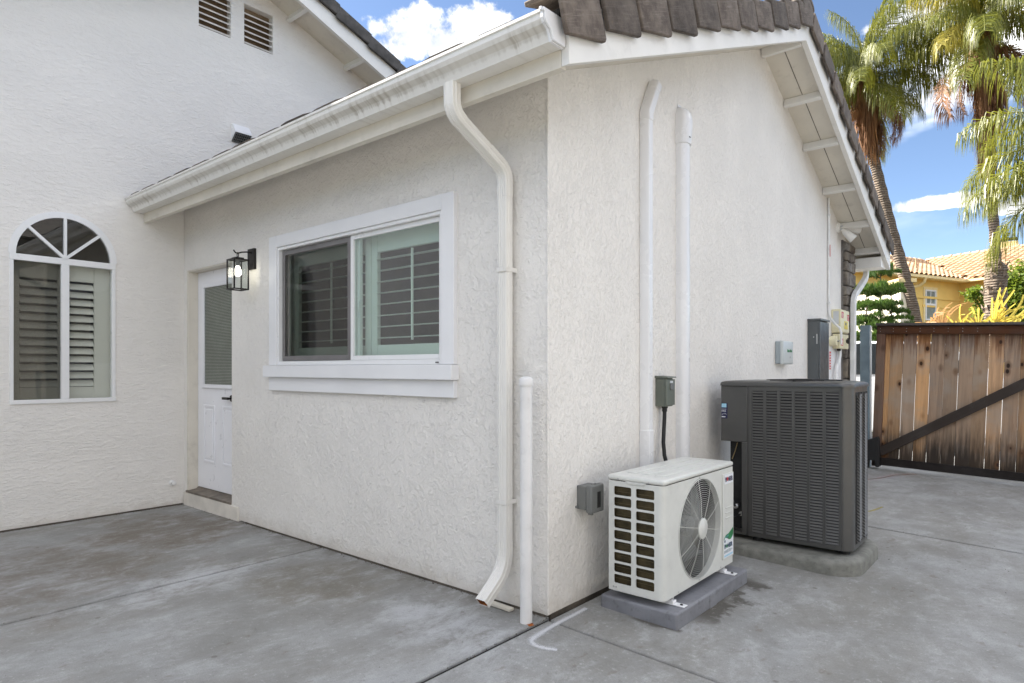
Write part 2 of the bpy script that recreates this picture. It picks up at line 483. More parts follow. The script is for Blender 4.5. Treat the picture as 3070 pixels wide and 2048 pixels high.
def wood_mat(name, base, dark, knot=True, grey=(0.34, 0.30, 0.26), greyamt=0.5, tint=None):
    """boards along local Z; every object gets its own grain through its random number"""
    m, t, b = mat_new(name)
    oi = N(t, 'ShaderNodeObjectInfo')
    c = N(t, 'ShaderNodeTexCoord')
    off = N(t, 'ShaderNodeCombineXYZ')
    for i in range(3):
        L(t, MATH(t, 'MULTIPLY', oi.outputs['Random'], (37.0, 11.0, 53.0)[i]), off.inputs[i])
    va = N(t, 'ShaderNodeVectorMath', operation='ADD'); L(t, c.outputs['Object'], va.inputs[0]); L(t, off.outputs[0], va.inputs[1])
    mp = N(t, 'ShaderNodeMapping'); mp.inputs['Scale'].default_value = (1, 1, 0.055); L(t, va.outputs[0], mp.inputs[0])
    warp = noise(t, va.outputs[0], 5, 3)
    g = noise(t, mp.outputs[0], 70, 6, 0.7, 0.7)
    g2 = noise(t, mp.outputs[0], 18, 4, 0.6, 0.8)
    cc = MIXC(t, SSTEP(t, g2, 0.3, 0.7), base, tuple(x * 0.72 for x in base))
    cc = MIXC(t, SSTEP(t, g, 0.5, 0.75, 0, 0.55), cc, dark)
    gsel = MATH(t, 'FRACT', MATH(t, 'MULTIPLY', oi.outputs['Random'], 5.7))
    cc = MIXC(t, SSTEP(t, gsel, 0.45, 0.95, 0, greyamt), cc, tuple(x * 0.62 for x in grey))
    gm = noise(t, va.outputs[0], 2.6, 5, 0.6)
    cc = MIXC(t, SSTEP(t, gm, 0.44, 0.66, 0, greyamt), cc, grey)
    gm2 = noise(t, mp.outputs[0], 6, 5, 0.6)
    cc = MIXC(t, SSTEP(t, gm2, 0.56, 0.72, 0, 0.7), cc, tuple(x * 0.45 for x in grey))
    # rain and weather stains where boards meet the rails (wear with its own ragged shape)
    so = N(t, 'ShaderNodeSeparateXYZ'); L(t, c.outputs['Object'], so.inputs[0])
    if knot:
        zz = MATH(t, 'ADD', so.outputs[2], MATH(t, 'MULTIPLY', MATH(t, 'SUBTRACT', noise(t, mp.outputs[0], 26, 5, 0.7), 0.5), 0.9))
        cc = MIXC(t, SSTEP(t, zz, 0.12, 0.60, 0.92, 0), cc, (0.028, 0.021, 0.017))
        cc = MIXC(t, SSTEP(t, zz, 1.30, 1.70, 0, 0.85), cc, (0.10, 0.034, 0.014))
        vk = N(t, 'ShaderNodeTexVoronoi', i_Scale=6.5, feature='F1')
        mk = N(t, 'ShaderNodeMapping'); mk.inputs['Scale'].default_value = (1, 0.0, 0.62); L(t, va.outputs[0], mk.inputs[0]); L(t, mk.outputs[0], vk.inputs['Vector'])
        kd = MATH(t, 'ADD', vk.outputs['Distance'], MATH(t, 'MULTIPLY', MATH(t, 'SUBTRACT', warp, 0.5), 0.1))
        cc = MIXC(t, SSTEP(t, kd, 0.12, 0.30, 0.6, 0), cc, tuple(x * 0.6 for x in dark))
        cc = MIXC(t, SSTEP(t, kd, 0.07, 0.13, 0.97, 0), cc, (0.035, 0.018, 0.012))
    hsv = N(t, 'ShaderNodeHueSaturation')
    L(t, MATH(t, 'ADD', 0.72, MATH(t, 'MULTIPLY', oi.outputs['Random'], 0.55)), hsv.inputs['Value'])
    L(t, MATH(t, 'ADD', 0.75, MATH(t, 'MULTIPLY', MATH(t, 'FRACT', MATH(t, 'MULTIPLY', oi.outputs['Random'], 7.3)), 0.45)), hsv.inputs['Saturation'])
    L(t, cc, hsv.inputs['Color'])
    L(t, hsv.outputs[0], b.inputs['Base Color'])
    b.inputs['Roughness'].default_value = 0.8
    b.inputs['Specular IOR Level'].default_value = 0.25
    bump(t, b, MATH(t, 'ADD', g, MATH(t, 'MULTIPLY', g2, 0.5)), 0.0015, 0.7)
    return m

def painted_dirty(name, base, streak_axis, dirt=(0.22, 0.18, 0.13), amount=0.5, band=None):
    """white painted metal with run-down dirt streaks (streaks run along Z, vary along streak_axis)"""
    m, t, b = mat_new(name)
    sc = [0.8, 0.8, 0.8]; sc[streak_axis] = 22.0; sc[2] = 1.2
    v = tcoord(t, scale=tuple(sc)); v0 = tcoord(t)
    s1 = noise(t, v, 1.0, 4, 0.6, 0.0); s2 = noise(t, v0, 1.3, 4)
    mk = MATH(t, 'MULTIPLY', SSTEP(t, s1, 0.47, 0.72), SSTEP(t, s2, 0.36, 0.62))
    if band:
        sp_ = N(t, 'ShaderNodeSeparateXYZ'); L(t, v0, sp_.inputs[0])
        zb_ = MATH(t, 'ADD', sp_.outputs[2], MATH(t, 'MULTIPLY', MATH(t, 'SUBTRACT', s1, 0.5), 0.05))
        bm_ = MATH(t, 'MULTIPLY', SSTEP(t, zb_, band[0] - .012, band[0]), SSTEP(t, zb_, band[1], band[1] + .03, 1, 0))
        mk = MATH(t, 'MINIMUM', MATH(t, 'ADD', MATH(t, 'MULTIPLY', mk, 0.45), MATH(t, 'MULTIPLY', MATH(t, 'MULTIPLY', bm_, SSTEP(t, s2, 0.28, 0.66, 0.15, 1.0)), MATH(t, 'ADD', 0.35, MATH(t, 'MULTIPLY', SSTEP(t, s1, 0.36, 0.72), 0.65)))), 1.0)
    cc = MIXC(t, MATH(t, 'MULTIPLY', mk, amount), base, dirt)
    L(t, cc, b.inputs['Base Color'])
    b.inputs['Roughness'].default_value = 0.42
    return m

def leaf_mat(name, c1, c2, trans=0.35, rough=0.5):
    m, t, b = mat_new(name)
    g = N(t, 'ShaderNodeNewGeometry')
    v = tcoord(t)
    rnd = g.outputs['Random Per Island']
    mixf = MATH(t, 'ADD', MATH(t, 'MULTIPLY', rnd, 0.65), MATH(t, 'MULTIPLY', noise(t, v, 1.7, 3), 0.35))
    cc = MIXC(t, mixf, c1, c2)
    L(t, cc, b.inputs['Base Color'])
    b.inputs['Roughness'].default_value = rough
    b.inputs['Specular IOR Level'].default_value = 0.35
    out = t.nodes['Material Output']
    tl = N(t, 'ShaderNodeBsdfTranslucent'); L(t, MIXC(t, 0.5, cc, (c2[0] * 1.5, c2[1] * 1.5, c2[2])), tl.inputs[0])
    mx = N(t, 'ShaderNodeMixShader'); mx.inputs[0].default_value = trans
    L(t, b.outputs[0], mx.inputs[1]); L(t, tl.outputs[0], mx.inputs[2]); L(t, mx.outputs[0], out.inputs['Surface'])
    return m

M = {}
M['stucco_front'] = stucco_mat('stucco_front', 26, (1, 1, 0.8), 0.0, 3.0, 0.0042)
M['stucco_gable'] = stucco_mat('stucco_gable', 30, (1, 1, 0.7), 0.06, 11.0, 0.0042)
M['stucco_main'] = stucco_mat('stucco_main', 24, (1, 0.45, 1.3), 0.02, 23.0, 0.0030)
M['fence_brown'] = simple('fence_brown', (0.225, 0.215, 0.20), 0.9, var=0.12)
M['stucco_plain'] = simple('stucco_plain', (0.66, 0.62, 0.56), 0.9)
M['concrete'] = concrete_mat()
M['soil'] = simple('soil', (0.09, 0.075, 0.06), 0.95, var=0.2, bmp=0.01, bscale=30)
M['joint'] = simple('joint', (0.030, 0.028, 0.025), 0.95, var=0.2)
M['white_trim'] = simple('white_trim', (0.80, 0.80, 0.81), 0.45, var=0.015, vscale=3)
M['white_wood'] = simple('white_wood', (0.78, 0.765, 0.73), 0.5, var=0.02, vscale=3, grime=0.12)
M['cream_wood'] = simple('cream_wood', (0.70, 0.655, 0.57), 0.6, var=0.03, vscale=3, grime=0.18)
M['gutter'] = painted_dirty('gutter', (0.775, 0.757, 0.715), 0, (0.26, 0.215, 0.15), 0.60, (0.035, 0.060))
M['downspout'] = painted_dirty('downspout', (0.775, 0.757, 0.718), 0, (0.40, 0.36, 0.28), 0.35)
M['vinyl'] = simple('vinyl', (0.80, 0.80, 0.80), 0.35, var=0.01)
M['pvc'] = simple('pvc', (0.76, 0.76, 0.77), 0.28, var=0.015, vscale=2)
M['pipe_paint'] = simple('pipe_paint', (0.76, 0.75, 0.74), 0.5, var=0.03, grime=0.15)
M['glass_green'] = glass_mat('glass_green', (0.875, 0.945, 0.915), 2.1)
M['glass_clear'] = glass_mat('glass_clear', (0.95, 0.965, 0.955), 0.9)
M['glass_dark'] = glass_mat('glass_dark', (0.55, 0.55, 0.52), 1.9)
M['screen'] = glass_mat('screen', (0.76, 0.755, 0.74), 0.35, 0.05, (0.16, 0.15, 0.14))
M['room'] = simple('room', (0.10, 0.10, 0.105), 0.9)
M['shutter'] = simple('shutter', (0.74, 0.745, 0.72), 0.45, var=0.01)
M['shutter_warm'] = simple('shutter_warm', (0.60, 0.585, 0.53), 0.45, var=0.01)
M['dark_gap'] = simple('dark_gap', (0.02, 0.018, 0.016), 0.9)
M['tile_brown'] = None
M['bronze'] = simple('bronze', (0.012, 0.010, 0.009), 0.45, metal=0.3, var=0.1)
M['door_paint'] = simple('door_paint', (0.82, 0.82, 0.85), 0.35, var=0.01)
M['threshold'] = simple('threshold', (0.20, 0.17, 0.14), 0.5, metal=0.4, var=0.2)
M['ac_paint'] = simple('ac_paint', (0.110, 0.109, 0.106), 0.36, metal=0.55, var=0.04, vscale=4, grime=0.06, gcol=(0.3, 0.28, 0.25))
M['ac_dark'] = simple('ac_dark', (0.012, 0.012, 0.013), 0.7)
M['split_paint'] = simple('split_paint', (0.66, 0.665, 0.63), 0.38, var=0.02, grime=0.10)
M['split_coil'] = simple('split_coil', (0.075, 0.058, 0.028), 0.5, metal=0.5, var=0.25, vscale=14)
M['pad_plastic'] = simple('pad_plastic', (0.205, 0.208, 0.228), 0.55, var=0.07, vscale=7, grime=0.55, gcol=(0.07, 0.068, 0.075), bmp=0.0008, bscale=60)
M['pad_concrete'] = simple('pad_concrete', (0.20, 0.20, 0.18), 0.85, var=0.12, vscale=14, grime=0.5, gcol=(0.06, 0.058, 0.045), bmp=0.0015, bscale=70)
M['grey_box'] = simple('grey_box', (0.155, 0.16, 0.155), 0.5, var=0.04)
M['grey_green'] = simple('grey_green', (0.135, 0.15, 0.125), 0.45, var=0.04)
M['panel_grey'] = simple('panel_grey', (0.105, 0.115, 0.12), 0.42, metal=0.25, var=0.03)
M['timer_body'] = simple('timer_body', (0.36, 0.41, 0.44), 0.4, var=0.02)
M['timer_cover'] = simple('timer_cover', (0.56, 0.60, 0.60), 0.35, var=0.02)
M['cream_plastic'] = simple('cream_plastic', (0.74, 0.69, 0.47), 0.45, var=0.04, grime=0.15)
M['red_label'] = simple('red_label', (0.55, 0.035, 0.03), 0.5)
M['white_label'] = simple('white_label', (0.80, 0.82, 0.86), 0.4, var=0.01)
M['grey_label'] = simple('grey_label', (0.55, 0.57, 0.58), 0.5)
M['yellow_label'] = simple('yellow_label', (0.75, 0.60, 0.10), 0.5)
M['navy'] = simple('navy', (0.020, 0.020, 0.075), 0.4)
M['navy2'] = simple('navy2', (0.03, 0.07, 0.13), 0.4)
M['sky_blue'] = simple('sky_blue', (0.35, 0.62, 0.78), 0.4)
M['red_print'] = simple('red_print', (0.55, 0.02, 0.03), 0.4)
M['green_print'] = simple('green_print', (0.03, 0.20, 0.07), 0.4, var=0.3, vscale=40)
M['teal_print'] = simple('teal_print', (0.10, 0.35, 0.33), 0.4, var=0.3, vscale=30)
M['black'] = simple('black', (0.012, 0.012, 0.012), 0.45)
M['black_rubber'] = simple('black_rubber', (0.015, 0.015, 0.016), 0.7)
M['copper'] = simple('copper', (0.5, 0.28, 0.16), 0.35, metal=0.9)
M['brass'] = simple('brass', (0.5, 0.38, 0.2), 0.35, metal=0.9)
M['steel'] = simple('steel', (0.5, 0.5, 0.5), 0.35, metal=0.9, var=0.05)
M['galv'] = simple('galv', (0.22, 0.29, 0.34), 0.45, metal=0.4, var=0.1, vscale=5)
M['conduit'] = simple('conduit', (0.74, 0.74, 0.73), 0.5)
M['rust'] = simple('rust', (0.30, 0.09, 0.02), 0.9, var=0.3, vscale=60)
def tile_mat():
    m, t, b = mat_new('tile_brown')
    oi = N(t, 'ShaderNodeObjectInfo'); v = tcoord(t)
    off = N(t, 'ShaderNodeCombineXYZ'); L(t, MATH(t, 'MULTIPLY', oi.outputs['Random'], 40), off.inputs[0])
    va = N(t, 'ShaderNodeVectorMath', operation='ADD'); L(t, v, va.inputs[0]); L(t, off.outputs[0], va.inputs[1])
    vv = va.outputs[0]
    n1 = noise(t, vv, 9, 7, 0.65); n2 = noise(t, vv, 60, 4, 0.6)
    mp = N(t, 'ShaderNodeMapping'); mp.inputs['Scale'].default_value = (4, 4, 60); L(t, vv, mp.inputs[0])
    gr = noise(t, mp.outputs[0], 2.0, 5, 0.6)
    c = MIXC(t, SSTEP(t, n1, 0.3, 0.7), (0.062, 0.047, 0.038), (0.150, 0.122, 0.100))
    c = MIXC(t, SSTEP(t, gr, 0.5, 0.75, 0, 0.5), c, (0.215, 0.185, 0.160))
    c = MIXC(t, SSTEP(t, n2, 0.58, 0.75, 0, 0.5), c, (0.035, 0.03, 0.026))
    lich = MATH(t, 'MULTIPLY', SSTEP(t, noise(t, vv, 7, 6, 0.65), 0.60, 0.72), SSTEP(t, oi.outputs['Random'], 0.45, 0.8))
    c = MIXC(t, MATH(t, 'MULTIPLY', lich, 0.8), c, (0.36, 0.17, 0.02))
    hs = N(t, 'ShaderNodeHueSaturation'); L(t, MATH(t, 'ADD', 0.68, MATH(t, 'MULTIPLY', MATH(t, 'FRACT', MATH(t, 'MULTIPLY', oi.outputs['Random'], 3.7)), 0.6)), hs.inputs['Value']); L(t, c, hs.inputs['Color'])
    L(t, hs.outputs[0], b.inputs['Base Color']); b.inputs['Roughness'].default_value = 0.85
    bump(t, b, MATH(t, 'ADD', gr, n2), 0.003, 0.6)
    return m
M['tile_brown'] = tile_mat()
M['tile_dark'] = simple('tile_dark', (0.075, 0.070, 0.066), 0.85, var=0.2, vscale=8, bmp=0.002)

def stone_mat():
    m, t, b = mat_new('ledge_stone')
    oi = N(t, 'ShaderNodeObjectInfo'); v = tcoord(t)
    n1 = noise(t, v, 14, 7, 0.65)
    c = MIXC(t, oi.outputs['Random'], (0.20, 0.165, 0.125), (0.25, 0.235, 0.22))
    c = MIXC(t, SSTEP(t, n1, 0.35, 0.7), c, (0.10, 0.085, 0.075))
    L(t, c, b.inputs['Base Color']); b.inputs['Roughness'].default_value = 0.9
    bump(t, b, n1, 0.012, 0.8)
    return m
M['stone'] = stone_mat()

# ------------------------------------------------------------------ ground
def gz(x): return 0.0 if x <= 0 else -0.04 * min(x, 7.0)
g = MB()
xs = (-300, 0, 7, 400)
for i in range(3):
    a, b_ = xs[i], xs[i + 1]
    g.quad((a, -300, gz(a) - 0.09), (b_, -300, gz(b_) - 0.09), (b_, 500, gz(b_) - 0.09), (a, 500, gz(a) - 0.09))
struct(g.build('ground', M['soil']))

patio = bpy.data.objects.new('patio', None); col.objects.link(patio); struct(patio)
def slab(x0, x1, y0, y1, name='concrete_slab'):
    mb = MB()
    nx = max(1, int((x1 - x0) / 0.5)); 
    mb.loft([[(x0, y0, gz(x0) - 0.1), (x1, y0, gz(x1) - 0.1), (x1, y1, gz(x1) - 0.1), (x0, y1, gz(x0) - 0.1)],
             [(x0, y0, gz(x0)), (x1, y0, gz(x1)), (x1, y1, gz(x1)), (x0, y1, gz(x0))]])
    o = mb.build(name, M['concrete'], patio, bevel=0.007, seg=2)
    return o
J = 0.014
slab(-4.35, -1.985 - .010, -9, 0.02)
slab(-1.985 + .010, 0.006 - 0.013, -9, 0.02)
slab(0.006 + 0.013, 6.9, -9, -0.015 - J / 2)
slab(0.006 + 0.013, 6.9, -0.015 + J / 2, 3.28 - 0.017)
slab(0.006 + 0.013, 6.9, 3.28 + 0.017, 6.90)
slab(0.006 + 0.013, 6.9, 6.912, 12.9)
slab(-9, -0.002, 6.5, 12.9)
jf = MB(); jf.box(-4.3, 0.02, -9, -0.0, -0.11, -0.014)
jf.build('joint_filler', M['joint'], patio)
# drip-line debris: bits of leaf and grit in the expansion joint and at the foot of the wall
rb = MB()
def crumb(mb, x, y, s):
    z = gz(x)
    a = random.uniform(0, 6.28); n = 5
    pts = [(x + math.cos(a + k * 1.257) * s * random.uniform(.5, 1), y + math.sin(a + k * 1.257) * s * random.uniform(.4, 1)) for k in range(n)]
    mb.loft([[(px, py, z - 0.002) for px, py in pts], [(x + (px - x) * .5, y + (py - y) * .5, z + s * random.uniform(.25, .6)) for px, py in pts]])
for k in range(260):
    x = -random.random() ** 1.0 * 4.1; crumb(rb, x, -0.004 - abs(random.gauss(0, 0.012)), random.uniform(0.002, 0.007))
for k in range(160):
    crumb(rb, -4.19 + abs(random.gauss(0, 0.012)), -random.uniform(0, 3), random.uniform(0.002, 0.006))
for k in range(90):
    y = -random.uniform(0, 3); crumb(rb, 0.006 + random.gauss(0, 0.004), y, random.uniform(0.002, 0.005))
for k in range(150):
    crumb(rb, random.uniform(-3.8, 1.6), random.uniform(-2.2, 0.0), random.uniform(0.0015, 0.004))
for k in range(60):
    crumb(rb, random.uniform(0.9, 3.0), random.uniform(2.0, 6.4), random.uniform(0.002, 0.006))
stuff(tag(rb.build('grit', M['soil']), 'brown grit and leaf crumbs along the foot of the white walls', 'grit'))

# spray paint marks on the concrete
def spray_mat(name, c, dens=1.0):
    m, t, b = mat_new(name)
    uv = N(t, 'ShaderNodeUVMap'); sep = N(t, 'ShaderNodeSeparateXYZ'); L(t, uv.outputs[0], sep.inputs[0])
    d = MATH(t, 'ABSOLUTE', MATH(t, 'SUBTRACT', sep.outputs[1], 0.5))
    v = tcoord(t)
    d = MATH(t, 'ADD', d, MATH(t, 'MULTIPLY', MATH(t, 'SUBTRACT', noise(t, v, 150, 4, 0.75), 0.5), 0.75))
    a = MATH(t, 'MULTIPLY', SSTEP(t, d, 0.02, 0.48, 1, 0), dens)
    b.inputs['Base Color'].default_value = (*c, 1); b.inputs['Roughness'].default_value = 0.7
    L(t, a, b.inputs['Alpha'])
    return m
def spray(name, pix, w, mat, label_part=None):
    pts = []
    for px, py in pix:
        v = cam_dir(px, py); k = 0.04
        t = (0 - CAM.z - k * CAM.x) / (v.z + k * v.x); p = CAM + v * t
        pts.append(p)
    # subdivide smoothly (Catmull-Rom)
    sm = []
    for i in range(len(pts) - 1):
        p0 = pts[max(i - 1, 0)]; p1 = pts[i]; p2 = pts[i + 1]; p3 = pts[min(i + 2, len(pts) - 1)]
        for s in range(8):
            u = s / 8
            sm.append(0.5 * ((2 * p1) + (p2 - p0) * u + (2 * p0 - 5 * p1 + 4 * p2 - p3) * u * u + (3 * p1 - p0 - 3 * p2 + p3) * u ** 3))
    sm.append(pts[-1])
    vs, fs, uvs = [], [], []
    for i, p in enumerate(sm):
        d = (sm[min(i + 1, len(sm) - 1)] - sm[max(i - 1, 0)]).normalized(); s = Vector((-d.y, d.x, 0)) * w / 2
        for k, q in ((0, p - s), (1, p + s)):
            vs.append((q.x, q.y, gz(q.x) + 0.003)); uvs.append((i / len(sm), k))
    fs = [(2 * i, 2 * i + 2, 2 * i + 3, 2 * i + 1) for i in range(len(sm) - 1)]
    me = bpy.data.meshes.new(name); me.from_pydata(vs, [], fs)
    ul = me.uv_layers.new(name='UVMap')
    for lp in me.loops: ul.data[lp.index].uv = uvs[lp.vertex_index]
    me.materials.append(mat)
    o = bpy.data.objects.new(name, me); col.objects.link(o); o.parent = patio
    return o
M['spray_white'] = spray_mat('spray_white', (0.80, 0.81, 0.84), 0.62)
M['spray_red'] = spray_mat('spray_red', (0.45, 0.08, 0.06), 0.5)
M['spray_yellow'] = spray_mat('spray_yellow', (0.50, 0.42, 0.06), 0.6)
spray('paint_mark', [(1000 + x / 2.0967, 1300 + y / 2.0967) for x, y in ((1590, 1100), (1500, 1148), (1410, 1195), (1315, 1250), (1250, 1296), (1255, 1325), (1310, 1348), (1405, 1364))], 0.058, M['spray_white'])['label'] = 'white spray-painted corner mark'
spray('paint_mark', [(2200 + x / 2.0966, 1300 + y / 2.0966) for x, y in ((840, 290), (930, 280), (1020, 263), (1150, 255))], 0.045, M['spray_red'])['label'] = 'faint red spray-painted dash'
spray('paint_mark', [(2200 + x / 2.0966, 1300 + y / 2.0966) for x, y in ((845, 492), (890, 480), (935, 462))], 0.04, M['spray_yellow'])['label'] = 'faint yellow spray-painted dash'

# ------------------------------------------------------------------ house
house = thing('house', 'white stucco house with low gabled extension, brown tile roof and arched window', 'house', (-4.2, 3.0, 0))
WX = -4.2
# --- main gable wall (faces +x) with arched window and two louvred vents
RIDGE_Y, RIDGE_Z, CP = 0.5, 5.145, 0.37
def main_soffit(y): return RIDGE_Z - CP * abs(y - RIDGE_Y)
ARC_C, ARC_R, ARC_Z = -0.933, 0.36, 2.142
arch = [(-1.293, 0.975), (-0.573, 0.975)] + [(ARC_C + ARC_R * math.cos(a), ARC_Z + ARC_R * math.sin(a)) for a in [math.pi * k / 20 for k in range(21)]]
vents = [(0.133, 0.440, 4.468, 4.955), (0.575, 0.881, 4.472, 4.868)]
Y0, Y1 = -6.2, 7.2
outer = [(Y0, 0.011), (Y1, 0.011), (Y1, main_soffit(Y1) + 0.1), (RIDGE_Y, RIDGE_Z + 0.1), (Y0, main_soffit(Y0) + 0.1)]
mb = MB()
poly_sheet(mb, outer, [arch] + [rect(a, b, c, d) for a, b, c, d in vents], lambda a, b, dd: (WX - dd, a, b), 0.09)
mb.build('wall', M['stucco_main'], house)
# rest of the main volume
mb = MB()
zt = main_soffit(Y0) + 0.1
mb.quad((WX, Y0, -0.05), (-13, Y0, -0.05), (-13, Y0, zt), (WX, Y0, zt))
mb.quad((WX, Y1, -0.05), (-13, Y1, -0.05), (-13, Y1, zt), (WX, Y1, zt))
mb.add([(-13, Y0, -0.05), (-13, Y1, -0.05), (-13, Y1, zt), (-13, RIDGE_Y, RIDGE_Z + .1), (-13, Y0, zt)], [(0, 1, 2, 3, 4)])
mb.build('wall', M['stucco_plain'], house)
# weep screed: dark strip where plaster stops above the slab
mb = MB(); mb.box(WX - 0.01, WX + 0.006, -6, -0.02, 0.0, 0.013); mb.build('weep_screed', M['soil'], house)
mb = MB(); mb.box(-3.05, -0.02, -0.004, 0.02, -0.01, 0.012); mb.build('weep_screed', M['soil'], house)
mb = MB(); mb.box(-0.02, 0.004, 0.02, 5.7, -0.04, 0.014); mb.build('weep_screed', M['soil'], house)

# --- extension walls
WIN = (-2.56, -0.73, 1.262, 2.180)      # rough opening of the slider
DOOR = (-4.143, -3.287, 0.135, 2.146)
mb = MB()
poly_sheet(mb, rect(WX + 0.001, 0.0, 0.010, 2.80), [rect(*WIN), rect(*DOOR)], lambda a, b, dd: (a, dd, b), 0.14)
mb.build('wall', M['stucco_front'], house)
EP, EZ = 0.4175, 2.735                   # pitch and soffit height over the wall line
def ext_soffit(y): return EZ + EP * (y if y <= 3.05 else 6.10 - y)
mb = MB()
mb.add([(0, 0.0, 0.012), (0, 6.1, -0.05), (0, 6.1, ext_soffit(6.1) + .05), (0, 3.05, ext_soffit(3.05) + .05), (0, 0.0, 2.785)], [(0, 1, 2, 3, 4)])
mb.build('wall', M['stucco_gable'], house)
mb = MB(); mb.tube([(-0.0022, 0.0022, 0.016), (-0.0022, 0.0022, 2.75)], 0.0065, 10); mb.build('corner_bead', M['stucco_gable'], house, smooth=60)
mb = MB(); mb.quad((WX, 6.1, -0.05), (0, 6.1, -0.05), (0, 6.1, 2.8), (WX, 6.1, 2.8)); mb.build('wall', M['stucco_plain'], house)

# --- room behind the window and door (dark interior)
mb = MB()
mb.box(-4.19, -0.15, 0.145, 3.2, 0.1, 2.6)
o = mb.build('room', M['room'], house)
# open the room's face towards the window: drop the y = 0.145 side
bm = bmesh.new(); bm.from_mesh(o.data)
fdel = [f for f in bm.faces if all(abs((v.co + wloc(house)).y - 0.145) < 1e-4 for v in f.verts)]
bmesh.ops.delete(bm, geom=fdel, context='FACES'); bm.to_mesh(o.data); bm.free()
mb = MB()   # lining between the wall openings and the room
poly_sheet(mb, rect(-4.19, -0.15, 0.1, 2.6), [rect(*WIN), rect(*DOOR)], lambda a, b, dd: (a, 0.142 + dd, b), 0.003)
mb.build('wall_lining', M['room'], house)
mb = MB(); mb.box(-6.2, WX - 0.095, -2.2, 1.6, 0.3, 3.2)
o = mb.build('room', M['room'], house)
bm = bmesh.new(); bm.from_mesh(o.data)
fdel = [f for f in bm.faces if all(abs((v.co + wloc(house)).x - (WX - 0.095)) < 1e-4 for v in f.verts)]
bmesh.ops.delete(bm, geom=fdel, context='FACES'); bm.to_mesh(o.data); bm.free()
mb = MB(); poly_sheet(mb, rect(-2.2, 1.6, 0.3, 3.2), [arch], lambda a, b, dd: (WX - 0.092 - dd, a, b), 0.003); mb.build('wall_lining', M['room'], house)

# --- slider window
def louvre(mb, a, b, depth, tilt, thick=0.008, axis_out=(0, 1, 0)):
    """elliptic slat from a to b; depth along the tilted outward axis"""
    a, b = Vector(a), Vector(b); d = (b - a).normalized(); o = Vector(axis_out)
    up = d.cross(o).normalized()
    if up.z < 0: up = -up
    ca, sa = math.cos(tilt), math.sin(tilt)
    e1 = o * ca + up * sa; e2 = up * ca - o * sa
    prof = [(math.cos(k * math.pi / 4) * depth / 2, math.sin(k * math.pi / 4) * thick / 2) for k in range(8)]
    mb.loft([[a + e1 * p + e2 * q for p, q in prof], [b + e1 * p + e2 * q for p, q in prof]])

mb = MB()
T = -0.028
mb.box(-2.645, -2.54, T, 0.004, 1.2745, 2.25); mb.box(-0.746, -0.642, T, 0.004, 1.2745, 2.25)
mb.box(-2.54, -0.746, T, 0.004, 2.160, 2.25)
win = mb.build('window', M['white_trim'], house, bevel=0.003)
win['label'] = 'white framed sliding window with flat trim and shutters'
mb = MB(); mb.box(-2.675, -0.628, -0.062, 0.003, 1.185, 1.2725); mb.build('sill', M['white_trim'], win, bevel=0.004)
mb = MB(); mb.box(-2.645, -0.642, T, 0.003, 1.084, 1.1835); mb.build('apron', M['white_trim'], win, bevel=0.003)
def ring(mb, x0, x1, z0, z1, w, y0, y1, wb=None):
    wb = wb or w
    mb.box(x0, x0 + w, y0, y1, z0, z1); mb.box(x1 - w, x1, y0, y1, z0, z1)
    mb.box(x0 + w, x1 - w, y0, y1, z0, z0 + wb); mb.box(x0 + w, x1 - w, y0, y1, z1 - w, z1)
mb = MB(); ring(mb, -2.5395, -0.7465, 1.274, 2.1595, 0.022, -0.018, 0.06, 0.030)
mb.build('frame', M['vinyl'], win, bevel=0.003)
mb = MB(); ring(mb, -1.655, -0.769, 1.305, 2.137, 0.030, 0.006, 0.036)
mb.build('sash', M['vinyl'], win, bevel=0.003)
mb = MB(); ring(mb, -2.5165, -1.600, 1.305, 2.137, 0.032, 0.040, 0.066)
mb.build('sash', M['vinyl'], win, bevel=0.003)
mb = MB(); ring(mb, -2.512, -1.657, 1.308, 2.133, 0.035, 0.008, 0.020)
mb.build('screen_frame', simple('screen_frame', (0.20, 0.19, 0.19), 0.5, metal=0.3), win, bevel=0.002)
mb = MB(); mb.box(-2.477, -1.657 + 0.0, 0.012, 0.0135, 1.343, 2.098); mb.build('insect_screen', M['screen'], win)
mb = MB(); mb.box(-1.625, -0.799, 0.020, 0.024, 1.335, 2.107); mb.build('pane', M['glass_green'], win)
mb = MB(); mb.box(-2.4845, -1.632, 0.052, 0.056, 1.337, 2.105); mb.build('pane', M['glass_green'], win)
mb = MB(); mb.box(-1.612, -1.597, 0.030, 0.046, 1.63, 1.70); mb.build('latch', M['vinyl'], win, bevel=0.004)
mb = MB(); mb.box(-0.80, -0.775, -0.0215, -0.0175, 1.283, 1.289); mb.build('weep_slot', M['dark_gap'], win)
